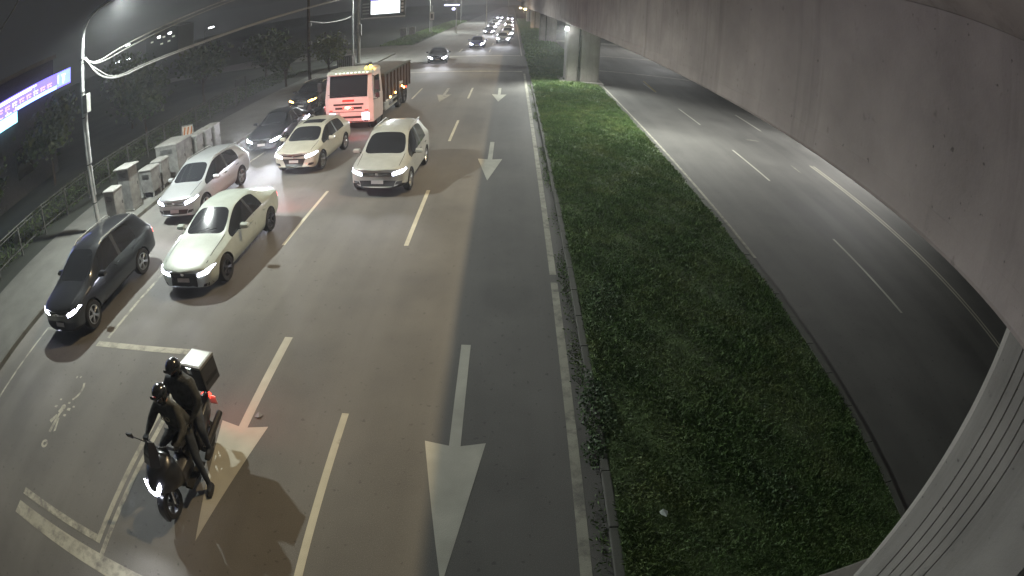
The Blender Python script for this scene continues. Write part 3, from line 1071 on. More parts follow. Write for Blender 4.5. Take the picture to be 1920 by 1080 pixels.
ws = tfront('windscreen', -.93, .93, 1.66, 2.66, 'glass', 0.03, 0.012, 0.19)
for x in (-.55, .1, .6):
    MB().tube([(x, 0.0, 1.67), (x - .45, .035, 1.80)], 0.012, 5).build('wiper', M['black'], ws)
for x0, x1, z0, z1 in ((-.74, .74, 1.27, 1.35), (-.66, .66, 1.08, 1.18), (-.62, .62, .64, .74), (-.70, .70, .455, .49)):
    tfront('grille_slot', x0, x1, z0, z1, 'black', 0.0, 0.014)
tfront('cab_crease', -1.0, 1.0, .94, .965, 'black', 0.0, 0.012)
tfront('badge', -.29, .29, 1.44, 1.54, 'taildim', 0.012, 0.014)
tfront('emblem', -.26, .26, 1.05, 1.21, 'chrome', 0.0, 0.03)
tfront('number_plate', -.22, .22, .54, .625, 'plate', 0.0, 0.02)
for s in (-1, 1):
    x0, x1 = sorted((s * .68, s * .975))
    h = tfront('headlight', x0, x1, .57, .88, 'headlamp', 0.0, 0.02)
    beam(h, (s * .85, -0.08, .72), 60, angle=60)
    tfront('fog_lamp', *sorted((s * .72, s * .94)), .47, .53, 'black', 0.0, 0.014)
    tfront('turn_lamp', *sorted((s * .80, s * .96)), 1.00, 1.05, 'taildim', 0.0, 0.012)
    w = MB().add([(s * 1.205, .35, 1.68), (s * 1.205, 1.35, 1.68), (s * 1.15, 1.30, 2.55), (s * 1.15, .52, 2.55)], [(0, 1, 2, 3)]).build('side_window', M['glass'], tr)
    a = MB().tube([(s * 1.15, .25, 2.62), (s * 1.42, .02, 2.55), (s * 1.42, .02, 1.55), (s * 1.19, .12, 1.5)], 0.018, 6).build('mirror_arm', M['black'], tr)
    MB().cbox((s * 1.42, .04, 2.2), (.22, .08, .44)).build('mirror', M['black'], a, bevel=0.02)
    MB().cbox((s * 1.42, .04, 1.72), (.20, .08, .26)).build('mirror', M['black'], a, bevel=0.02)
    MB().box(*sorted((s * 1.0, s * 1.21)), .45, 1.2, .30, .44).build('cab_step', M['darksteel'], tr)
vz = MB().box(-1.02, 1.02, .02, .22, 2.725, 2.79).build('sun_visor', M['cabtop'], tr, bevel=0.01)
for k in range(9):
    MB().cbox((-.55 + k * .19, .03, 2.82), (.09, .06, .045)).build('roof_marker', M['marker'], tr, bevel=0.01)
bc = MB().lathe([(.075, 0), (.08, .10), (.05, .15)], (.98, .55, 2.93), 10).build('beacon', M['beacon'], tr, smooth=True)
MB().lathe([(.05, 0), (.055, .07), (.03, .1)], (.80, .45, 2.935), 10).build('beacon', M['beacon'], tr, smooth=True)
spot('beacon_glow', (1.15, .7, 3.05), 25, (1.0, .45, .1), 170, .3, .05, (.3, 1, -.5), bc)
body = MB().box(-1.16, 1.16, 1.98, 7.9, 1.0, 2.34).build('tipper_body', M['tipper'], tr)
for s in (-1, 1):
    for k in range(9):
        y = 2.05 + k * .72
        MB().box(*sorted((s * 1.162, s * 1.235)), y, y + .11, .98, 2.33).build('side_rib', M['tipper'], body)
    MB().box(*sorted((s * 1.10, s * 1.245)), 1.95, 7.92, 2.345, 2.43).build('top_rail', M['kerb'], body)
    MB().box(*sorted((s * .32, s * .42)), 1.8, 7.7, .62, .97).build('chassis_rail', M['darksteel'], tr)
    MB().box(*sorted((s * 1.08, s * 1.14)), 2.4, 4.9, .45, .55).build('side_guard', M['galv'], tr)
    MB().box(*sorted((s * 1.08, s * 1.14)), 2.4, 4.9, .75, .85).build('side_guard', M['galv'], tr)
    for y, z in ((3.0, 1.06), (4.1, 1.10), (5.6, 1.22), (6.1, 1.06)):
        m_ = MB().lathe([(.055, 0), (.06, .03), (.03, .06)], (s * 1.236, y, z), 10, 'x').build('side_marker', M['amber'], tr)
cv = MB().loft([[(-1.1, y, 2.35), (-.6, y, 2.38 + h), (0, y, 2.40 + h), (.6, y, 2.38 + h), (1.1, y, 2.35), (0, y, 2.32)] for y, h in ((2.0, .05), (3.2, .09), (4.7, .06), (6.3, .10), (7.85, .04))]).build('tarpaulin', M['canvas'], body, smooth=True)
MB().box(.72, 1.12, 2.3, 3.3, .5, .95).build('fuel_tank', M['galv'], tr, bevel=0.06)
MB().box(.95, 1.245, 5.2, 5.9, 1.35, 1.5).build('tool_box', M['plate'], tr, bevel=0.02)
t, rm, dk = wheel_meshes(.50, .30, 6)
w0 = None
for y in (1.15, 5.6, 6.85):
    for s in (-1, 1):
        if w0 is None:
            w0 = t.build('wheel', M['rubber'], tr, smooth=True)
            rm.build('rim', M['rimdark'], w0, smooth=True)
            dk.build('hub', M['darksteel'], w0)
            w_ = w0
        else:
            w_ = copy_tree(w0, tr)
        w_.location = (s * 1.0, y, .5)
        w_.rotation_euler = (0, 0, 0 if s > 0 else PI)
for s in (-1, 1):
    MB().lathe([(.60, s * .72), (.60, s * 1.175), (.56, s * 1.175), (.56, s * .72)], (0, 1.15, .5), 20, 'x', True).build('mudguard', M['black'], tr)
    MB().box(*sorted((s * .7, s * 1.0)), 7.78, 7.86, .75, .9).build('tail_light', M['tail'], tr)

# ================================================================== LEFT PAVEMENT
def cabinet(name, x, y, sx, sy_, h, label, lid=0.0, legs=0.0, doors=1):
    c = empty(name, (x, y, 0.12), R(random.uniform(-3, 3)), label, 'cabinet', 'roadside cabinets')
    z0 = legs if legs else 0.06
    MB().box(-sx / 2, sx / 2, -sy_ / 2, sy_ / 2, z0, h - .05).build('body', M['cab'], c, bevel=0.012)
    e = lid if lid else 0.025
    MB().loft([[(-sx / 2 - e, -sy_ / 2 - e, h - .048), (sx / 2 + e, -sy_ / 2 - e, h - .048), (sx / 2 + e, sy_ / 2 + e, h - .048), (-sx / 2 - e, sy_ / 2 + e, h - .048)],
               [(-sx / 2 - e, -sy_ / 2 - e, h - .01), (sx / 2 + e, -sy_ / 2 - e, h - .01), (sx / 2 + e, sy_ / 2 + e, h - .01), (-sx / 2 - e, sy_ / 2 + e, h - .01)],
               [(-sx / 2 * .9, -sy_ / 2 * .9, h + .03), (sx / 2 * .9, -sy_ / 2 * .9, h + .03), (sx / 2 * .9, sy_ / 2 * .9, h + .03), (-sx / 2 * .9, sy_ / 2 * .9, h + .03)]]).build('lid', M['cabroof'], c)
    if legs:
        for ax in (-1, 1):
            for ay in (-1, 1):
                MB().cbox((ax * (sx / 2 - .06), ay * (sy_ / 2 - .06), legs / 2), (.06, .06, legs)).build('leg', M['galv'], c)
    else:
        MB().box(-sx / 2 - .04, sx / 2 + .04, -sy_ / 2 - .04, sy_ / 2 + .04, -0.02, .058).build('plinth', M['kerb'], c)
    for k in range(doors):
        w = (sy_ - .08) / doors
        y0 = -sy_ / 2 + .04 + k * w
        d = MB().box(sx / 2 + .001, sx / 2 + .016, y0 + .01, y0 + w - .01, z0 + .06, h - .12).build('door', M['cab'], c, bevel=0.004)
        MB().cbox((sx / 2 + .028, y0 + w - .07, h * .55), (.02, .03, .12)).build('handle', M['darksteel'], d)
    for k in range(4):
        MB().cbox((0, -sy_ / 2 - .006, h - .22 - k * .05), (sx * .55, .01, .018)).build('vent_slot', M['darksteel'], c)
    return c


cabinet('utility_cabinet', -13.85, 13.95, .62, .55, 1.30, 'small grey cabinet at the foot of the street lamp, lowest of the cabinet row', doors=1)
cabinet('utility_cabinet', -14.0, 15.2, .72, .60, 1.72, 'tall narrow cabinet with an overhanging lid', lid=.10)
cabinet('utility_cabinet', -13.75, 16.45, .68, .66, 1.16, 'grey cabinet on short legs right of the tall cabinet', legs=.22)
cabinet('utility_cabinet', -13.80, 17.35, .60, .62, 1.18, 'slim grey cabinet between the one on legs and the big one', legs=.16)
cabinet('utility_cabinet', -14.05, 18.9, 1.25, 1.35, 1.50, 'biggest box-shaped cabinet of the roadside row', doors=2)
cabinet('utility_cabinet', -13.62, 20.15, .55, .62, 1.36, 'first of the three narrow cabinets beyond the biggest one')
cabinet('utility_cabinet', -13.60, 20.95, .55, .62, 1.36, 'middle one of the three narrow cabinets beyond the biggest one')
cabinet('utility_cabinet', -13.58, 21.75, .55, .62, 1.36, 'last of the three narrow cabinets, farthest from the street lamp')

# railing along the back of the pavement
fx = -19.3
fence = empty('railing', (fx, 8, 0), 0, 'long steel railing along the dark bank behind the pavement', 'railing')
post = None
for k in range(15):
    y = k * 1.9
    if post is None:
        o = post = MB().box(-.035, .035, -.035, .035, -.05, 1.34).build('post', M['railing'], fence)
    else:
        o = post.copy()
        col.objects.link(o)
        o.parent = fence
    o.location = (random.uniform(-.03, .03), y, random.uniform(-.02, .02))
for z, rr in ((1.32, .035), (1.18, .022), (.34, .025)):
    MB().tube([(0, -.3, z), (0.02, 8, z + .02), (-.02, 17, z - .02), (0, 27, z)], rr, 6).build('rail', M['railing'], fence, smooth=True)
fence2 = empty('railing', (-19.6, 35.4, 0), 0, 'short broken end of railing beyond the folding barrier', 'railing')
for y in (0, 1.6):
    MB().box(-.035, .035, y - .035, y + .035, -.05, 1.9).build('post', M['railing'], fence2)
MB().tube([(0, 0, 1.88), (0, 1.6, 1.86)], .03, 6).build('rail', M['railing'], fence2)

br = empty('folding_barrier', (-17.3, 24.9, 0.12), R(8), 'small orange and white folding barrier standing behind the cabinets', 'barrier')
pn = MB().box(-.36, .36, -.02, .02, .28, .86).build('panel', plain('barrier_white', (.62, .55, .46), .6), br, bevel=.01)
for k in range(3):
    MB().add([(-.32 + k * .24, -.024, .34), (-.22 + k * .24, -.024, .34), (-.10 + k * .24, -.024, .80), (-.20 + k * .24, -.024, .80)], [(0, 1, 2, 3)]).build('warning_stripe', plain('barrier_orange', (.5, .17, .06), .6), pn)
for s in (-1, 1):
    MB().tube([(s * .36, -.22, 0), (s * .36, 0, .9)], .018, 6).build('leg', M['galv'], br)
    MB().tube([(s * .36, .22, 0), (s * .36, 0, .9)], .018, 6).build('leg', M['galv'], br)
MB().tube([(-.36, 0, .9), (.36, 0, .9)], .018, 6).build('top_bar', M['galv'], br)

bank = MB()
bv, bf = [], []
bx_ = [-900, -120, -60, -40, -30, -25, -21, -18.2, -17.55]
bz_ = [3.0, 2.0, .6, .3, .1, .0, -.05, .04, .10]
by_ = [-40, -10, 5, 12, 20, 30, 45, 61.5]
for y in by_:
    for x, z in zip(bx_, bz_):
        bv.append((x, y, z + (0.12 * math.sin(x * .7 + y * .4) if x < -20 else 0) - .02))
for j in range(len(by_) - 1):
    for i in range(len(bx_) - 1):
        a = j * len(bx_) + i
        bf.append((a, a + 1, a + len(bx_) + 1, a + len(bx_)))
struct('terrain', bank.add(bv, bf), M['ground'], smooth=True)


# ------------------------------------------------------------------ vegetation
def leaf_mesh(name, pts, sizes, mat, parent=None, long=1.6, up=0.3, wide=0.5):
    n = len(pts)
    pts = np.asarray(pts, float)
    sizes = np.asarray(sizes, float)
    d = rng.normal(size=(n, 3))
    d[:, 2] = np.abs(d[:, 2]) * up + 0.12
    d /= np.linalg.norm(d, axis=1)[:, None]
    e = rng.normal(size=(n, 3))
    e -= d * (e * d).sum(1)[:, None]
    e /= np.linalg.norm(e, axis=1)[:, None]
    a = sizes[:, None] * d * long
    b = sizes[:, None] * e * wide
    v = np.stack([pts, pts + a * .5 + b, pts + a, pts + a * .5 - b], 1).reshape(-1, 3)
    me = bpy.data.meshes.new(name)
    me.vertices.add(4 * n)
    me.vertices.foreach_set('co', v.ravel().astype(np.float32))
    me.loops.add(4 * n)
    me.loops.foreach_set('vertex_index', np.arange(4 * n, dtype=np.int32))
    me.polygons.add(n)
    me.polygons.foreach_set('loop_start', np.arange(0, 4 * n, 4, dtype=np.int32))
    at_ = me.attributes.new('rnd', 'FLOAT', 'FACE')
    at_.data.foreach_set('value', rng.random(n).astype(np.float32))
    me.update()
    me.validate()
    return link_mesh(name, me, mat, parent)


# grass and weeds of the median
def grass_points(n, y0, y1, pw):
    y = y0 + (y1 - y0) * rng.random(n) ** pw
    x = 1.52 + 4.66 * rng.random(n)
    z = np.array([median_height(a, b) for a, b in zip(x, y)])
    return np.stack([x, y, z], 1)


gp = grass_points(330000, 1.5, 60, 1.9)
cl = np.sin(gp[:, 0] * 2.1 + 1.3 + .5 * np.sin(gp[:, 1] * .7)) * np.sin(gp[:, 1] * 1.4) + .6 * np.sin(gp[:, 0] * 5.3 + gp[:, 1] * 3.1)
h = 0.018 + 0.018 * rng.random(len(gp)) + 0.014 * (cl > .25) + gp[:, 1] * .0013
thin = cl + rng.normal(size=len(gp)) * .7 > -1.2
gp, h = gp[thin], h[thin]
g1 = leaf_mesh('median_grass', gp, h, M['grass'], long=2.0, up=.8, wide=.2)
tag(g1, 'rough grass and weeds covering the median strip', 'grass', kind='stuff')
gp = grass_points(16000, 55, 190, 1.3)
g2 = leaf_mesh('far_grass', gp, 0.14 + .1 * rng.random(len(gp)), M['grass'], long=1.4, up=1.2)
tag(g2, 'grass of the far median running to the horizon', 'grass', kind='stuff')
gp = grass_points(9000, 1.8, 40, 1.6)
keep = np.sin(gp[:, 0] * 1.9 + 4) * np.sin(gp[:, 1] * .9) + rng.normal(size=len(gp)) * .35 > .35
gb = leaf_mesh('median_weeds', gp[keep] + np.array([0, 0, .02]), .018 + .022 * rng.random(int(keep.sum())), M['leaf'], long=1.3, up=.5)
tag(gb, 'broad-leaved weeds scattered in patches through the median grass', 'weeds', kind='stuff')
# weeds in the gutter between edge line and kerb
n = 7000
wy = 1.8 + 36 * rng.random(n) ** 1.5
keep = np.sin(wy * 1.9) + np.sin(wy * .7 + 1) + rng.normal(size=n) * .8 > 0.3
wx = 1.13 + .24 * rng.random(n) ** .6
g3 = leaf_mesh('gutter_weeds', np.stack([wx, wy, np.full(n, .005)], 1)[keep], (.02 + .03 * rng.random(n))[keep], M['grass'], long=1.8, up=.6, wide=.25)
tag(g3, 'weeds growing along the gutter of the median kerb', 'weeds', kind='stuff')
# verge and bank weeds on the left
n = 9000
vx = -25.0 + 5.2 * rng.random(n)
vy = 6 + 46 * rng.random(n)
g4 = leaf_mesh('bank_weeds', np.stack([vx, vy, np.full(n, .0)], 1), .05 + .07 * rng.random(n), M['treeleaf'], long=1.6, up=1.2)
tag(g4, 'dark weeds on the bank behind the pavement', 'weeds', kind='stuff')
n = 9000
vy = 75 + 95 * rng.random(n)
vx = -18 + 4.6 * rng.random(n)
g5 = leaf_mesh('verge_grass', np.stack([vx, vy, np.full(n, .0)], 1), .14 + .14 * rng.random(n), M['grass'], long=1.5, up=1.2)
tag(g5, 'green grass verge beyond the side street', 'grass', kind='stuff')


def shrub(x, y, z, rx, ry, rz, n, size, label, name='leafy_shrub', mat='leaf', group=None):
    s = empty(name, (x, y, z), 0, label, 'shrub', group)
    q = rng.normal(size=(n, 3))
    q /= np.linalg.norm(q, axis=1)[:, None]
    q *= (0.55 + .45 * rng.random(n))[:, None] * (1 + .22 * np.sin(q[:, :1] * 5 + q[:, 1:2] * 4))
    q[:, 2] = np.abs(q[:, 2])
    leaf_mesh('foliage', q * np.array([rx, ry, rz]), size * (.6 + .8 * rng.random(n)), M[mat], s, 1.3, .5)
    st = MB()
    for k in range(7):
        a = 2 * PI * k / 7
        st.tube([(0.04 * math.cos(a), .04 * math.sin(a), -.03), (.6 * rx * math.cos(a), .6 * ry * math.sin(a), rz * .7)], [.012, .005], 5)
    st.build('stems', M['bark'], s)
    return s


shrub(1.50, 6.35, .03, .30, .95, .13, 1500, .036, 'bright leafy shrub spilling over the median kerb')
shrub(1.36, 5.45, .02, .18, .40, .10, 420, .034, 'small leafy tuft just below the bright shrub on the kerb')
shrub(2.05, 9.6, .08, .45, .9, .11, 700, .034, 'low leafy patch in the grass beyond the bright shrub')
shrub(3.9, 4.3, .10, .55, .7, .12, 700, .034, 'dark low bush on the shadowed median near the grooved pier')


def tree(x, y, h, cr_, label, n=1600, size=.16, group=None, mat='treeleaf', flat=1.0):
    t_ = empty('tree', (x, y, 0), random.uniform(0, 6), label, 'tree', group)
    tk = MB()
    tk.tube([(0, 0, -.1), (.05, .02, h * .25), (-.03, .05, h * .5), (.04, 0, h * .75)], [.11, .09, .07, .03], 8)
    ctr = []
    for k in range(9):
        a = 2.4 * k
        e = Vector((cr_ * .7 * math.cos(a) * random.uniform(.5, 1), cr_ * .7 * math.sin(a) * random.uniform(.5, 1), h * random.uniform(.5, .92)))
        ctr.append(e)
        tk.tube([(0, 0, h * random.uniform(.25, .5)), e * .6 + Vector((0, 0, h * .12)), e], [.05, .03, .012], 5)
    tk.build('trunk', M['bark'], t_, smooth=True)
    cs = np.array([tuple(c) for c in ctr])[rng.integers(0, len(ctr), n)]
    q = rng.normal(size=(n, 3)) * np.array([cr_ * .27, cr_ * .27, h * .10 * flat])
    leaf_mesh('crown', cs + q, size * (.6 + .8 * rng.random(n)), M[mat], t_, 1.5, .8)
    return t_


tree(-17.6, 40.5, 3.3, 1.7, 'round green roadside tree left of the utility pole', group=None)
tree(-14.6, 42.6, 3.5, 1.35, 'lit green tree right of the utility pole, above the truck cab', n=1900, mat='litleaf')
tg = 'dark trees behind the railing'
for x, y, h_, lab in ((-25, 12, 4.2, 'dark tree behind the railing below the purple sign'), (-27, 21, 5.0, 'dark tree behind the railing, right of the street lamp'), (-24, 29, 4.2, 'dark tree behind the railing above the folding barrier'),
                      (-25, 39, 4.6, 'dark tree behind the round green roadside tree'), (-29, 33, 6.0, 'taller dark tree at the back of the bank under the cables'), (-24, 50, 4.4, 'dark tree left of the metal shed')):
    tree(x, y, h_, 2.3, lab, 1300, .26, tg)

# ------------------------------------------------------------------ poles, wires, signs
up = empty('utility_pole', (-16.2, 42.3, 0), 0, 'brown utility pole between the two green roadside trees', 'pole')
MB().lathe([(.15, -.1), (.13, 4), (.10, 10)], n=10).build('pole', M['bark'], up, smooth=True)
MB().box(-.9, .9, -.05, .05, 9.2, 9.32).build('crossarm', M['bark'], up)
for x in (-.7, 0.25, .7):
    MB().lathe([(.03, 9.32), (.05, 9.4), (.03, 9.48)], (x, 0, 0), 8).build('insulator', M['cab'], up)
for z in (5.0, 3.4):
    MB().cbox((.2, -.1, z), (.2, .2, .3)).build('junction_box', M['cab'], up, bevel=.02)


def cable(pts, r, label, group='cables strung between the poles'):
    P = [Vector(p) for p in pts]
    out = []
    for i in range(len(P) - 1):
        p0, p1, p2, p3 = P[max(i - 1, 0)], P[i], P[i + 1], P[min(i + 2, len(P) - 1)]
        for k in range(8):
            t_ = k / 8
            out.append(0.5 * ((2 * p1) + (-p0 + p2) * t_ + (2 * p0 - 5 * p1 + 4 * p2 - p3) * t_ ** 2 + (-p0 + 3 * p1 - 3 * p2 + p3) * t_ ** 3))
    out.append(P[-1])
    o = MB().tube(out, r, 6).build('cable', M['cable'], smooth=True)
    return tag(o, label, 'cable', group)


cable([(-14.25, 13.3, 6.62), (-14.3, 14.2, 6.3), (-14.5, 17, 6.65), (-15.3, 28, 7.9), (-15.95, 42.3, 9.45)], .030, 'upper cable rising from the street lamp to the top edge')
cable([(-14.25, 13.36, 6.60), (-14.3, 14.3, 6.22), (-14.55, 17.3, 6.5), (-15.35, 28, 7.7), (-15.9, 42.3, 9.3)], .024, 'second upper cable running just under the first')
cable([(-14.2, 13.3, 6.58), (-14.3, 14.3, 5.72), (-14.3, 15.6, 5.33), (-14.4, 18, 5.38), (-14.6, 27, 5.75), (-15.0, 53.2, 7.3)], .036, 'thick cable sagging low right of the street lamp')
cable([(-14.2, 13.25, 6.56), (-14.28, 14.1, 6.0), (-14.32, 15.4, 5.42), (-14.45, 18, 5.46), (-14.65, 27, 5.82), (-15.0, 53.2, 7.4)], .024, 'thin cable running with the thick sagging one')
cable([(-16.1, 42.3, 5.3), (-15.9, 46, 4.9), (-15.3, 50, 5.0), (-15.1, 53.2, 5.5)], .03, 'short cable between the utility pole and the billboard post')
cable([(-12.4, 8.6, 10.2), (-13.6, 8.5, 9.3), (-16, 8.2, 8.3)], .03, 'faint cable crossing the top left corner')

bb = empty('billboard', (-15.0, 53.2, 0), 0, 'white lit billboard on a steel post left of the road', 'billboard')
MB().lathe([(.20, 0), (.18, 8.5)], n=12).build('post', M['galv'], bb, smooth=True)
MB().cbox((.25, -.05, 3.6), (.18, .3, 1.2)).build('junction_box', M['cab'], bb, bevel=.02)
fr = MB().box(.35, 4.75, -.22, .12, 4.85, 7.4).build('sign_case', M['darksteel'], bb, bevel=.03)
MB().box(1.35, 4.25, -.235, -.222, 5.12, 6.55).build('lit_panel', glow('billboard_light', (.90, .97, 1.0), 2.2), fr)
MB().box(1.30, 4.30, -.236, -.223, 6.60, 6.85).build('header_band', glow('billboard_band', (.25, .22, .9), 1.0), fr)
for k in range(4):
    MB().box(.50, 1.18, -.236, -.223, 5.2 + k * .34, 5.34 + k * .34).build('lettering', M['cab'], fr)
    MB().box(4.38, 4.60, -.236, -.223, 5.22 + k * .36, 5.46 + k * .36).build('lettering', M['plate'], fr)
MB().box(.35, 4.75, -.26, .0, 4.70, 4.80).build('lower_ledge', M['plate'], fr, bevel=.02)
spot('panel_glow', (2.8, -.4, 5.8), 500, (.95, 1, 1), 150, .5, .6, (0, -1, -.25), bb)

sh = empty('metal_shed', (-15.7, 50.6, 0), R(4), 'small corrugated metal shed left of the billboard post', 'shed')
MB().box(-.55, .85, -.5, .8, 0, 1.15).build('wall', M['cab'], sh)
for k in range(7):
    MB().box(-.52 + k * .2, -.46 + k * .2, -.53, -.502, .02, 1.13).build('wall_rib', M['galv'], sh)
MB().prism([(-.62, 1.16), (.92, 1.30), (.92, 1.34), (-.62, 1.20)], -.58, .88, 'y').build('roof', M['cabroof'], sh)
MB().box(-.62, -.56, -.45, .1, .05, 1.0).build('door', M['darksteel'], sh)

# purple LED ticker on a building behind the bank
ledm = glow('led_purple', (.20, .16, 1.0), 2.4)
ledb = glow('led_blue', (.22, .32, 1.0), 2.6)
ledc = glow('led_cyan', (.35, .80, 1.0), 3.0)
ledw = glow('led_white', (.88, .86, 1.0), 2.0)
ledp = glow('led_pink', (1.0, .62, .85), 1.6)
bd = empty('shop_building', (-34.2, 14, 0), 0, 'dark low building carrying the purple sign at the left edge', 'building')
MB().box(-4, 3.6, -14, 10.5, -.2, 8.4).build('wall', plain('dark_render', (.05, .05, .055), .9), bd)
MB().box(-4.2, 3.75, -14.2, 10.7, 8.41, 8.7).build('roof_edge', M['kerb'], bd)
for k in range(5):
    w_ = MB().box(3.602, 3.66, -12 + k * 4.4, -10 + k * 4.4, 1.2, 3.4).build('window', M['darksteel'], bd)
    MB().box(3.661, 3.67, -11.9 + k * 4.4, -10.1 + k * 4.4, 1.3, 3.3).build('pane', M['glass'], w_)
led = empty('led_sign', (-30.3, 0, 0), 0, 'long purple and blue LED sign glowing at the left edge', 'sign')
pl = MB().box(-.12, .12, 4.0, 26.35, 6.0, 7.18).build('panel', ledm, led)
MB().box(-.10, .125, 4.0, 19.9, 5.22, 5.98).build('lower_panel', ledc, led)
MB().box(.121, .135, 4.2, 22.2, 6.98, 7.10).build('upper_line', ledw, led)
MB().box(.121, .135, 19.95, 24.6, 6.02, 6.27).build('cyan_band', ledc, led)
MB().box(.121, .132, 24.7, 26.3, 6.1, 7.12).build('end_panel', ledb, led)
MB().box(.121, .135, 21.9, 22.0, 6.02, 7.0).build('divider', ledb, led)
strokes = [(24.75, 24.85, 6.35, 6.95), (25.2, 25.7, 6.80, 6.90), (25.35, 25.45, 6.2, 6.82), (25.5, 25.6, 6.4, 6.7), (17.6, 21.6, 6.88, 6.97), (18.2, 19.9, 6.9, 7.06)]
for y0, y1, z0, z1 in strokes:
    MB().box(.136, .146, y0, y1, z0, z1).build('stroke', ledw, led)
for k in range(9):        # row of blurred characters
    y0 = 16.9 + k * .82
    m_ = ledp if k % 3 else ledw
    MB().box(.136, .146, y0, y0 + .56, 6.58, 6.66).build('character', m_, led)
    MB().box(.136, .146, y0 + .05, y0 + .15, 6.36, 6.57).build('character', m_, led)
    MB().box(.136, .146, y0 + .28, y0 + .52, 6.40, 6.48).build('character', m_, led)
for k in range(7):
    y0 = 13.8 + k * .95
    MB().box(.136, .146, y0, y0 + .7, 6.06, 6.14).build('character', ledw if k % 2 else ledp, led)
    MB().box(.136, .146, y0 + .2, y0 + .3, 6.15, 6.30).build('character', ledw, led)
for k in range(5):
    MB().box(.126, .136, 14 + k * 1.1, 14.6 + k * 1.1, 5.5, 5.6).build('character', ledw, led)

# distant lamps on the left, beyond the trees
def tiny_lamp(x, y, h, label):
    s = empty('distant_lamp', (x, y, 0), 0, label, 'street lamp', 'tiny lamps far off on the left')
    MB().lathe([(.10, 0), (.07, h)], n=6).build('pole', M['darksteel'], s)
    MB().tube([(0, 0, h - .05), (1.1, 0, h + .35)], .05, 6).build('arm', M['darksteel'], s)
    MB().cbox((1.4, 0, h + .38), (.95, .4, .18)).build('lamp_head', M['lamp_far'], s, bevel=.04)


tiny_lamp(-72, 80, 8.6, 'distant lamp with bent arm, upper of the two left ones under the cables')
tiny_lamp(-50.5, 80, 6.7, 'distant lamp with bent arm, alone between the two cable runs')
tiny_lamp(-75.2, 80, 5.8, 'distant lamp, lowest and leftmost of the small cluster')
tiny_lamp(-72.5, 81, 5.6, 'distant lamp just right of the lowest one')
hb = empty('distant_house', (-66, 86, 0), 0, 'distant house with a few lit windows under the upper cable', 'house')
MB().box(-4, 5, 0, 6, -.2, 9.4).build('wall', plain('night_render', (.06, .06, .06), .9), hb)
MB().prism([(-4.3, 9.41), (5.3, 9.41), (.5, 10.6)], -.3, 6.3, 'y').build('roof', M['darksteel'], hb)
for k, (x, z) in enumerate(((-2.6, 7.6), (-.6, 8.2), (.8, 7.9), (2.4, 8.3), (3.4, 7.4), (.2, 6.6), (2.2, 6.7))):
    MB().box(x, x + .75, -.04, -.002, z, z + .35).build('window', M['lamp_far'] if k in (1, 3) else glow('dim_window', (.9, .95, .8), .5), hb)

# far roadside furniture
sp_ = empty('road_sign', (-14.4, 100, 0), 0, 'small pale road sign on a thin post far up the verge', 'sign')
MB().tube([(0, 0, 0), (0, 0, 5.6)], .06, 6).build('post', M['galv'], sp_)
MB().box(-.4, .4, -.08, -.03, 2.7, 4.2).build('plate', M['plate'], sp_)
MB().box(-.18, .18, -.1, -.082, 3.0, 3.9).build('symbol', M['darksteel'], sp_)
gs = empty('traffic_light_arm', (-9.9, 99, 0), 0, 'blue white lamp bar on a far post beside the verge', 'traffic light')
MB().tube([(0, 0, 0), (0, 0, 6.6)], .09, 8).build('post', M['galv'], gs)
MB().tube([(0, 0, 5.55), (-2.6, 0, 5.5)], .06, 6).build('arm', M['galv'], gs)
MB().cbox((-.8, -.1, 5.5), (2.6, .1, .22)).build('light_bar', glow('blue_white', (.6, .6, 1.0), 6), gs, bevel=.02)
MB().cbox((-.5, -.15, 4.75), (.5, .2, .4)).build('signal_head', glow('blue_white_signal', (.7, .68, 1.0), 7), gs, bevel=.04)
for i, (x, y) in enumerate(((-17.6, 98), (-18.8, 96))):
    bx0 = empty('verge_cabinet', (x, y, 0), 0, ('right one of two small grey boxes on the far verge', 'left one of two small grey boxes on the far verge')[i], 'cabinet', 'boxes on the far verge')
    MB().box(-.5, .5, -.3, .3, 0, 1.5).build('body', M['cab'], bx0, bevel=.03)
    MB().box(-.56, .56, -.36, .36, 1.505, 1.58).build('lid', M['cabroof'], bx0)
for i, (x, y, z, lab) in enumerate(((-6.5, 140, 8.2, 'far glaring white lamp left of the distant queue'), (-1.3, 175, 8.2, 'farthest glaring white lamp above the queue'))):
    s = empty('overhead_lamp', (x, y, 0), 0, lab, 'street lamp', 'glaring lamps at the far end of the road')
    MB().lathe([(.12, 0), (.08, z)], n=8).build('pole', M['galv'], s)
    MB().cbox((.8, 0, z + .1), (2.4, .8, .35)).build('lamp_head', M['lamp_far'], s, bevel=.05)
for i, (x, y, z, lab) in enumerate(((2.6, 118, 4.6, 'orange lamp fixed under the overpass far down the median'), (1.9, 140, 4.6, 'pinkish lamp under the overpass above the far queue'))):
    s = empty('soffit_lamp', (x, y, z), 0, lab, 'lamp', 'warm lamps under the far overpass')
    MB().cbox((0, 0, 0), (.5, .3, .3)).build('lens', M['lamp_warm'], s, bevel=.05)
    MB().tube([(0, 0, .15), (1.2, 0, .3), (1.25, 0, .35)], .04, 6).build('bracket', M['galv'], s)
    spot('lamp_light', (0, -.3, -.2), 900, (1, .62, .3), 170, .3, .1, (-.3, -.5, -1), s)
pl_ = empty('pier_lamp', (3.85, 39.2, 4.15), 0, 'small white lamp fixed to the top of the broad pier', 'lamp')
MB().cbox((-.05, -.1, 0), (.22, .16, .28)).build('lens', M['lamp_far'], pl_, bevel=.04)
MB().cbox((-.02, .06, .12), (.3, .16, .06)).build('bracket', M['galv'], pl_)
spot('lamp_light', (-.3, -1.2, -.1), 4200, (.95, 1, .95), 150, .8, .1, (0, -.9, -1), pl_)
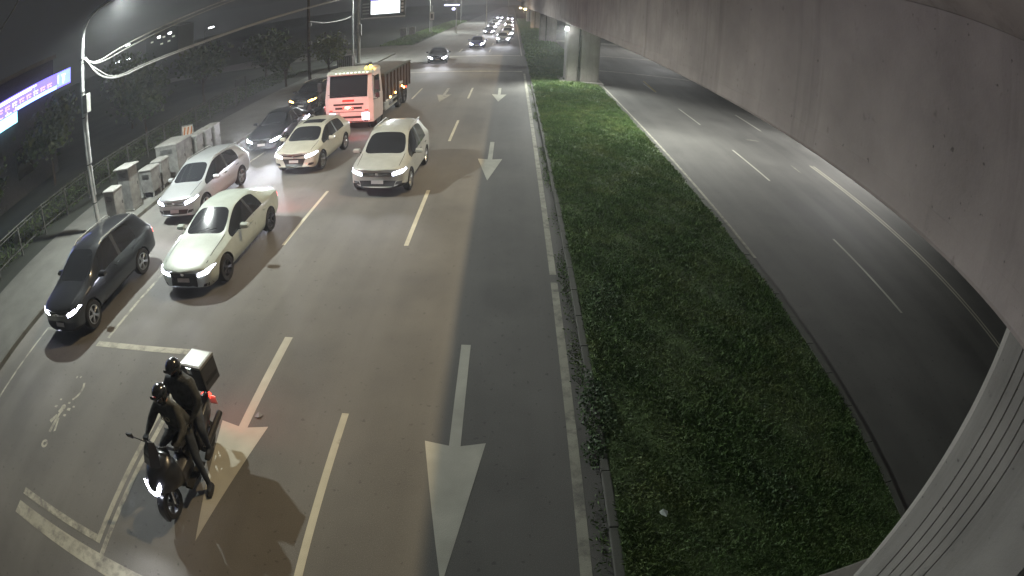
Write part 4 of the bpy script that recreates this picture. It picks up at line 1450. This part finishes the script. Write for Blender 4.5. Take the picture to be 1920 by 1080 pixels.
gl = empty('girder_lamp', (6.98, 24.0, 4.42), 0, 'lamp bracketed to the far lower edge of the near overpass span', 'lamp')
MB().cbox((0, 0, 0), (.30, .6, .12)).build('lamp_head', M['galv'], gl, bevel=.03)
MB().box(-.12, .12, -.25, .25, -.078, -.062).build('lens', M['lamp_far'], gl)
MB().tube([(-.1, 0, .06), (-.14, 0, .24)], .03, 6).build('bracket', M['galv'], gl)
spot('lamp_light', (0, 0, -.12), 1900, (.97, 1, .93), 165, .6, .08, (-.1, 0, -1), gl)

# litter
lt = MB().add([(2.05, 4.06, .22), (2.12, 4.00, .23), (2.16, 4.10, .22), (2.09, 4.13, .25), (2.04, 4.11, .22)], [(0, 1, 3), (1, 2, 3), (0, 3, 4)]).build('litter', M['white'])
tag(lt, 'crumpled white scrap lying in the dark median grass', 'litter')
dt = MB().add([(-4.03, 5.78, .005), (-3.92, 5.76, .03), (-3.88, 5.85, .008), (-3.98, 5.88, .04)], [(0, 1, 3), (1, 2, 3), (0, 3, 2), (0, 2, 1)]).build('litter', M['cab'])
tag(dt, 'small grey scrap lying beside the arrow shaft on the road', 'litter')

# ================================================================== SCOOTER AND RIDERS
M['bike'] = plain('scooter_black', (.018, .018, .020), .3, coat=.7, var=.15)
M['bikegrey'] = plain('scooter_grey', (.05, .05, .055), .4, coat=.3)
M['jacket'] = plain('dark_jacket', (.070, .071, .064), .8, var=.6, vscale=9, bmp=1.0, bscale=16)
M['jacket2'] = plain('dark_coat', (.054, .058, .060), .8, var=.6, vscale=9, bmp=1.0, bscale=16)
M['jeans'] = plain('dark_jeans', (.040, .048, .062), .85, var=.45, vscale=9, bmp=.5, bscale=22)
M['skin'] = plain('skin', (.36, .20, .14), .55, var=.12)
M['glove'] = plain('glove', (.03, .03, .03), .7)
M['helmet'] = plain('black_helmet', (.014, .014, .015), .18, coat=1.0, var=.1)
M['visor'] = plain('smoked_visor', (.05, .045, .045), .06, coat=1.0, var=.05)
M['redtrim'] = plain('red_trim', (.35, .03, .03), .4)
M['emblem'] = plain('chest_print', (.5, .45, .32), .7)


def ring_yz(y, w, z0, z1, n=10, e=0.7):
    out = []
    for k in range(n):
        a = 2 * PI * k / n
        c, s = math.cos(a), math.sin(a)
        out.append((w * math.copysign(abs(c) ** e, c), y, (z0 + z1) / 2 + (z1 - z0) / 2 * math.copysign(abs(s) ** e, s)))
    return out


def make_scooter(label, loc, rz, lit=True):
    b = empty('scooter', loc, rz, label, 'scooter', 'scooters among the traffic')
    t, rm, dk = wheel_meshes(.275, .12, 5)
    for y, s in ((0, 1), (1.46, 1)):
        w = t.build('wheel', M['rubber'], b, smooth=True)
        rm.build('rim', M['rimdark'], w, smooth=True)
        w.location = (0, y, .275)
    for s in (-1, 1):
        MB().tube([(s * .085, 0, .275), (s * .085, .12, .62), (s * .06, .22, .86)], [.022, .022, .025], 8).build('fork', M['chrome'], b, smooth=True)
    fend = MB()
    rings = []
    for k in range(9):
        a = R(-20 + k * 20)
        rings.append([(x, -.0 + (.305 + h_) * -math.cos(a) , .275 + (.305 + h_) * math.sin(a)) for x, h_ in ((-.075, -.03), (-.06, .012), (0, .025), (.06, .012), (.075, -.03), (0, 0))])
    fend.loft(rings).build('front_fender', M['bike'], b, smooth=True)
    fair = MB().loft([ring_yz(-.20, .06, .66, .76), ring_yz(-.15, .14, .60, .84), ring_yz(-.03, .20, .52, .93), ring_yz(.12, .25, .44, 1.0), ring_yz(.28, .27, .36, 1.02), ring_yz(.36, .25, .34, 1.0)])
    fo = fair.build('front_fairing', M['bike'], b, smooth=True)
    hm = M['headlamp'] if lit else M['glass']
    for s in (-1, 1):       # V-shaped pair of headlights
        h_ = MB().loft([[(s * x + dx, y, z + dz) for dx, dz in ((-wd, -.02), (wd, -.02), (wd, .025), (-wd, .025))] for x, y, z, wd in ((.015, -.218, .66, .02), (.07, -.205, .70, .028), (.13, -.155, .785, .026), (.155, -.125, .83, .012))])
        h2 = h_.build('headlight', hm, b)
        if lit: beam(h2, (s * .08, -.30, .71), 130, (.92, .95, 1), (0, -1, .35), 150)
    sc_ = MB().loft([[(-.17, .06, 1.0), (0, .0, 1.01), (.17, .06, 1.0), (.16, .075, 1.0), (0, .015, 1.02), (-.16, .075, 1.0)], [(-.15, .16, 1.16), (0, .10, 1.18), (.15, .16, 1.16), (.14, .175, 1.16), (0, .115, 1.18), (-.14, .175, 1.16)], [(-.09, .24, 1.27), (0, .20, 1.29), (.09, .24, 1.27), (.08, .25, 1.27), (0, .21, 1.29), (-.08, .25, 1.27)]])
    sc_.build('windscreen', M['visor'], b, smooth=True)
    hb_ = MB().tube([(-.37, .46, 1.05), (-.2, .40, 1.07), (0, .34, 1.05), (.2, .40, 1.07), (.37, .46, 1.05)], .016, 8).build('handlebar', M['darksteel'], b, smooth=True)
    for s in (-1, 1):
        MB().tube([(s * .25, .425, 1.065), (s * .385, .465, 1.05)], .02, 8).build('grip', M['rubber'], hb_)
        MB().tube([(s * .22, .37, 1.06), (s * .36, .38, 1.05)], .008, 5).build('brake_lever', M['chrome'], hb_)
        ms = MB().tube([(s * .18, .36, 1.07), (s * .30, .28, 1.20), (s * .42, .24, 1.26)], .009, 6).build('mirror_stalk', M['black'], b)
        MB().loft([[(s * (.42 + dx), y, 1.28 + dz) for dx, dz in ((-.07, -.03), (.06, -.02), (.08, .03), (-.05, .045))] for y in (.21, .25)]).build('mirror', M['black'], ms, bevel=.008)
    MB().loft([ring_yz(.34, .22, .28, .62), ring_yz(.5, .16, .26, .56), ring_yz(.75, .17, .26, .60)]).build('floor_tunnel', M['bikegrey'], b, smooth=True)
    for s in (-1, 1):
        MB().box(*sorted((s * .14, s * .27)), .34, .9, .27, .31).build('footboard', M['rubber'], b, bevel=.01)
    MB().loft([ring_yz(.70, .13, .34, .70), ring_yz(.95, .20, .34, .76), ring_yz(1.35, .21, .40, .80), ring_yz(1.70, .15, .55, .82), ring_yz(1.90, .06, .68, .80)]).build('rear_body', M['bike'], b, smooth=True)
    MB().loft([ring_yz(.72, .12, .70, .77), ring_yz(.9, .17, .72, .82), ring_yz(1.18, .19, .74, .83), ring_yz(1.26, .18, .78, .90), ring_yz(1.6, .14, .80, .91), ring_yz(1.72, .08, .81, .88)]).build('seat', M['rubber'], b, smooth=True)
    tl = MB().loft([ring_yz(1.86, .10, .70, .79), ring_yz(1.93, .08, .71, .78)]).build('tail_light', M['tail'], b)
    if lit: spot('tail_glow', (0, 1.98, .74), 16, (1, .06, .04), 170, .5, .05, (0.5, 1, -.4), tl)
    MB().box(-.10, .10, 1.97, 1.98, .50, .66).build('number_plate', M['plate'], b)
    MB().loft([[(.22 + .055 * math.cos(a), y, .36 + z_ + .055 * math.sin(a)) for a in [2 * PI * k / 8 for k in range(8)]] for y, z_ in ((1.1, 0), (1.4, .05), (1.8, .14))]).build('exhaust', M['darksteel'], b, smooth=True)
    rk = MB()
    for s in (-1, 1):
        rk.tube([(s * .12, 1.62, .86), (s * .14, 1.72, .98), (s * .14, 2.08, .98)], .012, 6)
    rk.tube([(-.14, 1.72, .98), (.14, 1.72, .98)], .012, 6).tube([(-.14, 2.08, .98), (.14, 2.08, .98)], .012, 6)
    rk.build('rear_rack', M['darksteel'], b)
    MB().tube([(-.1, .95, .30), (-.3, .92, .02)], .014, 6).build('side_stand', M['darksteel'], b)
    return b


SX, SY = -4.62, 3.50
scoot = make_scooter('black scooter with glaring V-shaped headlight ridden by two people', (SX, SY, 0), R(-2))


def person_mesh(J, E, name):
    me = bpy.data.meshes.new(name)
    keys = list(J)
    me.from_pydata([J[k][0] for k in keys], [(keys.index(a), keys.index(b_)) for a, b_ in E], [])
    o = link_mesh(name, me)
    sk = o.modifiers.new('skin', 'SKIN')
    sk.use_smooth_shade = True
    lay = me.skin_vertices[0].data if len(me.skin_vertices) else None
    if lay is None:
        bm = bmesh.new(); bm.from_mesh(me); bm.verts.layers.skin.verify(); bm.to_mesh(me); bm.free()
        lay = me.skin_vertices[0].data
    for i, k in enumerate(keys):
        r = J[k][1]
        lay[i].radius = r if isinstance(r, tuple) else (r, r)
        lay[i].use_root = (k == 'pelvis')
    ss = o.modifiers.new('sub', 'SUBSURF')
    ss.levels = ss.render_levels = 2
    out = eval_mesh(o)
    bpy.data.objects.remove(o)
    return out


def make_person(label, J, mat, origin, rz, face=True, helmet_c=None, helmet_mat='helmet', visor=True, tilt=0.0, extra=None):
    p = empty('person', origin, rz, label, 'person', 'people on the scooter')
    E = [('pelvis', 'waist'), ('waist', 'chest'), ('chest', 'neck'), ('neck', 'head'), ('head', 'crown')]
    for s in 'lr':
        E += [('chest', 'shoulder_' + s), ('shoulder_' + s, 'elbow_' + s), ('elbow_' + s, 'wrist_' + s), ('wrist_' + s, 'palm_' + s),
              ('pelvis', 'hip_' + s), ('hip_' + s, 'knee_' + s), ('knee_' + s, 'ankle_' + s), ('ankle_' + s, 'toe_' + s)]
    me = person_mesh(J, E, 'body')
    o = link_mesh('body', me, M[mat], p)
    me.materials.append(M['skin'])
    me.materials.append(M['jeans'])
    zn = J['neck'][0][2] + .02
    for f in me.polygons:
        f.use_smooth = True
        if f.center.z > zn: f.material_index = 1
        elif f.center.z < J['pelvis'][0][2] - .05: f.material_index = 2
    hc = Vector(J['head'][0]) + Vector((0, 0, .035))
    # helmet: open-faced shell with visor, chin strap
    rotm = Matrix.Rotation(tilt, 3, 'X')
    bm = bmesh.new()
    bmesh.ops.create_uvsphere(bm, u_segments=22, v_segments=14, radius=1)
    dl = []
    for v in bm.verts:
        q = v.co.copy()
        v.co = Vector((q.x * .128, q.y * .155 + .012, q.z * .138))
        if q.z < -.86 or (q.y < -.62 and -.70 < q.z < .16): dl.append(v)
    bmesh.ops.delete(bm, geom=dl, context='VERTS')
    bmesh.ops.solidify(bm, geom=bm.faces[:], thickness=.018)
    for v in bm.verts: v.co = rotm @ v.co + hc
    for f in bm.faces: f.smooth = True
    hm = bpy.data.meshes.new('helmet')
    bm.to_mesh(hm)
    bm.free()
    ho = link_mesh('helmet', hm, M[helmet_mat], p)
    bm = bmesh.new()
    bmesh.ops.create_uvsphere(bm, u_segments=22, v_segments=14, radius=1)
    dl = [v for v in bm.verts if not (v.co.y < -.42 and -.55 < v.co.z < .42)]
    bmesh.ops.delete(bm, geom=dl, context='VERTS')
    for v in bm.verts: v.co = rotm @ Vector((v.co.x * .134, v.co.y * .164 + .010, v.co.z * .142)) + hc
    for f in bm.faces: f.smooth = True
    if visor:
        vm = bpy.data.meshes.new('visor')
        bm.to_mesh(vm)
        link_mesh('visor', vm, M['visor'], ho)
    bm.free()
    pk = MB().loft([[(x, -.13 - .0 * x, .055) for x in (-.09, 0, .09)] + [(x, -.13, .067) for x in (.09, 0, -.09)], [(x, -.165 + 1.2 * x * x, .045) for x in (-.07, 0, .07)] + [(x, -.165 + 1.2 * x * x, .053) for x in (.07, 0, -.07)]])
    pk.v = [tuple(rotm @ Vector(q) + hc) for q in pk.v]
    pk.build('helmet_peak', M[helmet_mat], ho)
    # gloved hands: palm, four fingers curled, thumb from the side of the palm
    for s, sg in (('l', 1), ('r', -1)):
        pc = Vector(J['palm_' + s][0])
        d = (pc - Vector(J['wrist_' + s][0])).normalized()
        side = d.cross(Vector((0, 0, 1))).normalized()
        dn = Vector((0, 0, -1))
        hnd = MB().loft([[tuple(pc + d * a + side * (bb_ * w) + dn * (cc * t_ )) for bb_, cc in ((-1, -1), (1, -1), (1, 1), (-1, 1))] for a, w, t_ in ((-.05, .030, .018), (0, .042, .018), (.04, .044, .014))])
        for k in range(4):
            o2 = side * (-.033 + k * .022)
            ln = (.034, .040, .038, .030)[k]
            b0 = pc + d * .038 + o2
            hnd.tube([b0, b0 + d * ln * .8 + dn * .008, b0 + d * ln * 1.0 + dn * .035, b0 + d * ln * .45 + dn * .055], [.010, .0095, .009, .008], 6)
        th = pc - d * .015 - side * sg * -.0 + side * (-sg) * .042
        hnd.tube([th, th + d * .03 + side * (-sg) * .02 + dn * .01, th + d * .05 + side * (-sg) * .012 + dn * .035], [.012, .0105, .009], 6)
        hnd.build('glove', M['glove'], p, smooth=True)
        # shoe
        tp, ak = Vector(J['toe_' + s][0]), Vector(J['ankle_' + s][0])
        dd = (tp - ak); dd.z = 0; dd.normalize()
        sd = dd.cross(Vector((0, 0, 1)))
        zb = min(tp.z, ak.z) - .05
        MB().loft([[tuple(ak + dd * a + sd * (q * w) + Vector((0, 0, zb - ak.z + z))) for q, z in ((-1, 0), (1, 0), (1, h_ * .6), (.5, h_), (-.5, h_), (-1, h_ * .6))] for a, w, h_ in ((-.07, .035, .08), (0, .045, .11), (.10, .05, .085), (.19, .038, .055))]).build('shoe', M['rubber'], p, smooth=True)
    # collar, hem and zip of the jacket
    nk, ch_, wa = (Vector(J[k][0]) for k in ('neck', 'chest', 'pelvis'))
    col_r = [tuple(nk + Vector((.085 * math.cos(a), .08 * math.sin(a), -.03 + .02 * math.sin(a)))) for a in [2 * PI * k / 14 for k in range(15)]]
    MB().tube(col_r, .026, 6).build('collar', M[mat], p, smooth=True)
    hem = [tuple(wa + Vector((.215 * math.cos(a), .17 * math.sin(a), .06))) for a in [2 * PI * k / 18 for k in range(19)]]
    MB().tube(hem, .022, 6).build('jacket_hem', M[mat], p, smooth=True)
    if extra: extra(p)
    return p


def mirror_j(J, pairs):
    for k, ((x, y, z), r) in pairs.items():
        J[k + '_l'] = ((x, y, z), r)
        J[k + '_r'] = ((-x, y, z), r)
    return J


Jd = mirror_j({'pelvis': ((0, 1.02, .90), (.165, .13)), 'waist': ((0, 1.0, 1.06), (.225, .18)), 'chest': ((0, .94, 1.28), (.245, .19)), 'neck': ((0, .89, 1.465), .06), 'head': ((0, .86, 1.57), (.075, .09)), 'crown': ((0, .86, 1.66), (.06, .07))},
              {'shoulder': ((.20, .90, 1.35), .095), 'elbow': ((.34, .72, 1.14), .068), 'wrist': ((.325, .52, 1.09), .036), 'palm': ((.315, .46, 1.085), .024),
               'hip': ((.11, 1.0, .87), .10), 'knee': ((.22, .62, .80), .072), 'ankle': ((.21, .60, .40), .045), 'toe': ((.21, .46, .36), .035)})
Jd['hip_l'] = ((.12, 1.0, .86), .10)
Jd['knee_l'] = ((.31, .72, .52), .072)
Jd['ankle_l'] = ((.385, .64, .11), .045)
Jd['toe_l'] = ((.41, .50, .055), .035)


def driver_print(p):
    m_ = MB()
    for dx in (-.045, .045):
        rr = []
        for k in range(14):
            a = 2 * PI * k / 14
            rr.append((dx + .035 * math.cos(a), .755 - .02 * abs(dx), 1.235 + .035 * math.sin(a)))
        m_.tube(rr + [rr[0], rr[1]], .009, 5)
    m_.build('chest_print', M['emblem'], p)
    MB().box(-.03, .03, .715, .73, 1.64, 1.66).build('helmet_badge', M['redtrim'], p)


make_person('rider in dark jacket and black helmet steering the scooter, one foot on the road', Jd, 'jacket', (SX, SY, 0), R(-2), tilt=R(10), extra=driver_print)
Jp = mirror_j({'pelvis': ((0, 1.40, .98), (.19, .15)), 'waist': ((0, 1.38, 1.14), (.23, .185)), 'chest': ((.02, 1.36, 1.36), (.255, .195)), 'neck': ((.03, 1.38, 1.53), .06), 'head': ((.0, 1.35, 1.64), (.078, .092)), 'crown': ((.0, 1.35, 1.73), (.06, .07))},
              {'shoulder': ((.21, 1.38, 1.42), .10), 'elbow': ((.34, 1.28, 1.18), .072), 'wrist': ((.26, 1.10, 1.02), .038), 'palm': ((.23, 1.05, 1.00), .026),
               'hip': ((.12, 1.42, .94), .10), 'knee': ((.33, 1.08, .78), .075), 'ankle': ((.29, 1.12, .40), .047), 'toe': ((.30, .98, .36), .036)})
make_person('passenger in dark coat and black helmet sitting behind the scooter rider', Jp, 'jacket2', (SX, SY, 0), R(-2), visor=False, tilt=R(8))
bxo = empty('delivery_box', (SX + .10, SY + 1.90, .995), R(-6), 'black delivery box with a pale lid on the scooter rack', 'box')
MB().box(-.22, .22, -.21, .21, 0, .40).build('body', M['bikegrey'], bxo, bevel=.02)
ld = MB().box(-.225, .225, -.215, .215, .402, .45).build('lid', M['cabroof'], bxo, bevel=.015)
MB().box(-.19, .19, -.18, .18, .4505, .456).build('lid_panel', M['white'], ld)
MB().box(-.05, .05, -.235, -.217, .33, .43).build('latch', M['chrome'], bxo)
for s in (-1, 1):
    MB().box(*sorted((s * .221, s * .232)), -.16, .16, .12, .18).build('side_strip', M['black'], bxo)

s2 = copy_tree(scoot)
s2.location = (-9.75, 24.9, 0)
s2.rotation_euler = (0, 0, R(-6))
s2['label'] = 'scooter with a small lit lamp squeezed between truck and kerb-side car'

# ================================================================== ADDED HAZE
hz = MB().box(-160, 160, -30, 330, -1.2, 18).build('haze', None)  # haze volume added to make lamps bloom and lift the blacks
tag(hz, 'thin haze added over the whole road for lamp glow', 'haze', kind='stuff')
hm_ = bpy.data.materials.new('glow_haze')
hm_.use_nodes = True
nt = hm_.node_tree
nt.nodes.clear()
pv = nt.nodes.new('ShaderNodeVolumePrincipled')
pv.inputs['Color'].default_value = (.95, .97, 1, 1)
pv.inputs['Density'].default_value = 0.0012
pv.inputs['Anisotropy'].default_value = 0.6
mo = nt.nodes.new('ShaderNodeOutputMaterial')
nt.links.new(pv.outputs[0], mo.inputs['Volume'])
hz.data.materials.clear()
hz.data.materials.append(hm_)
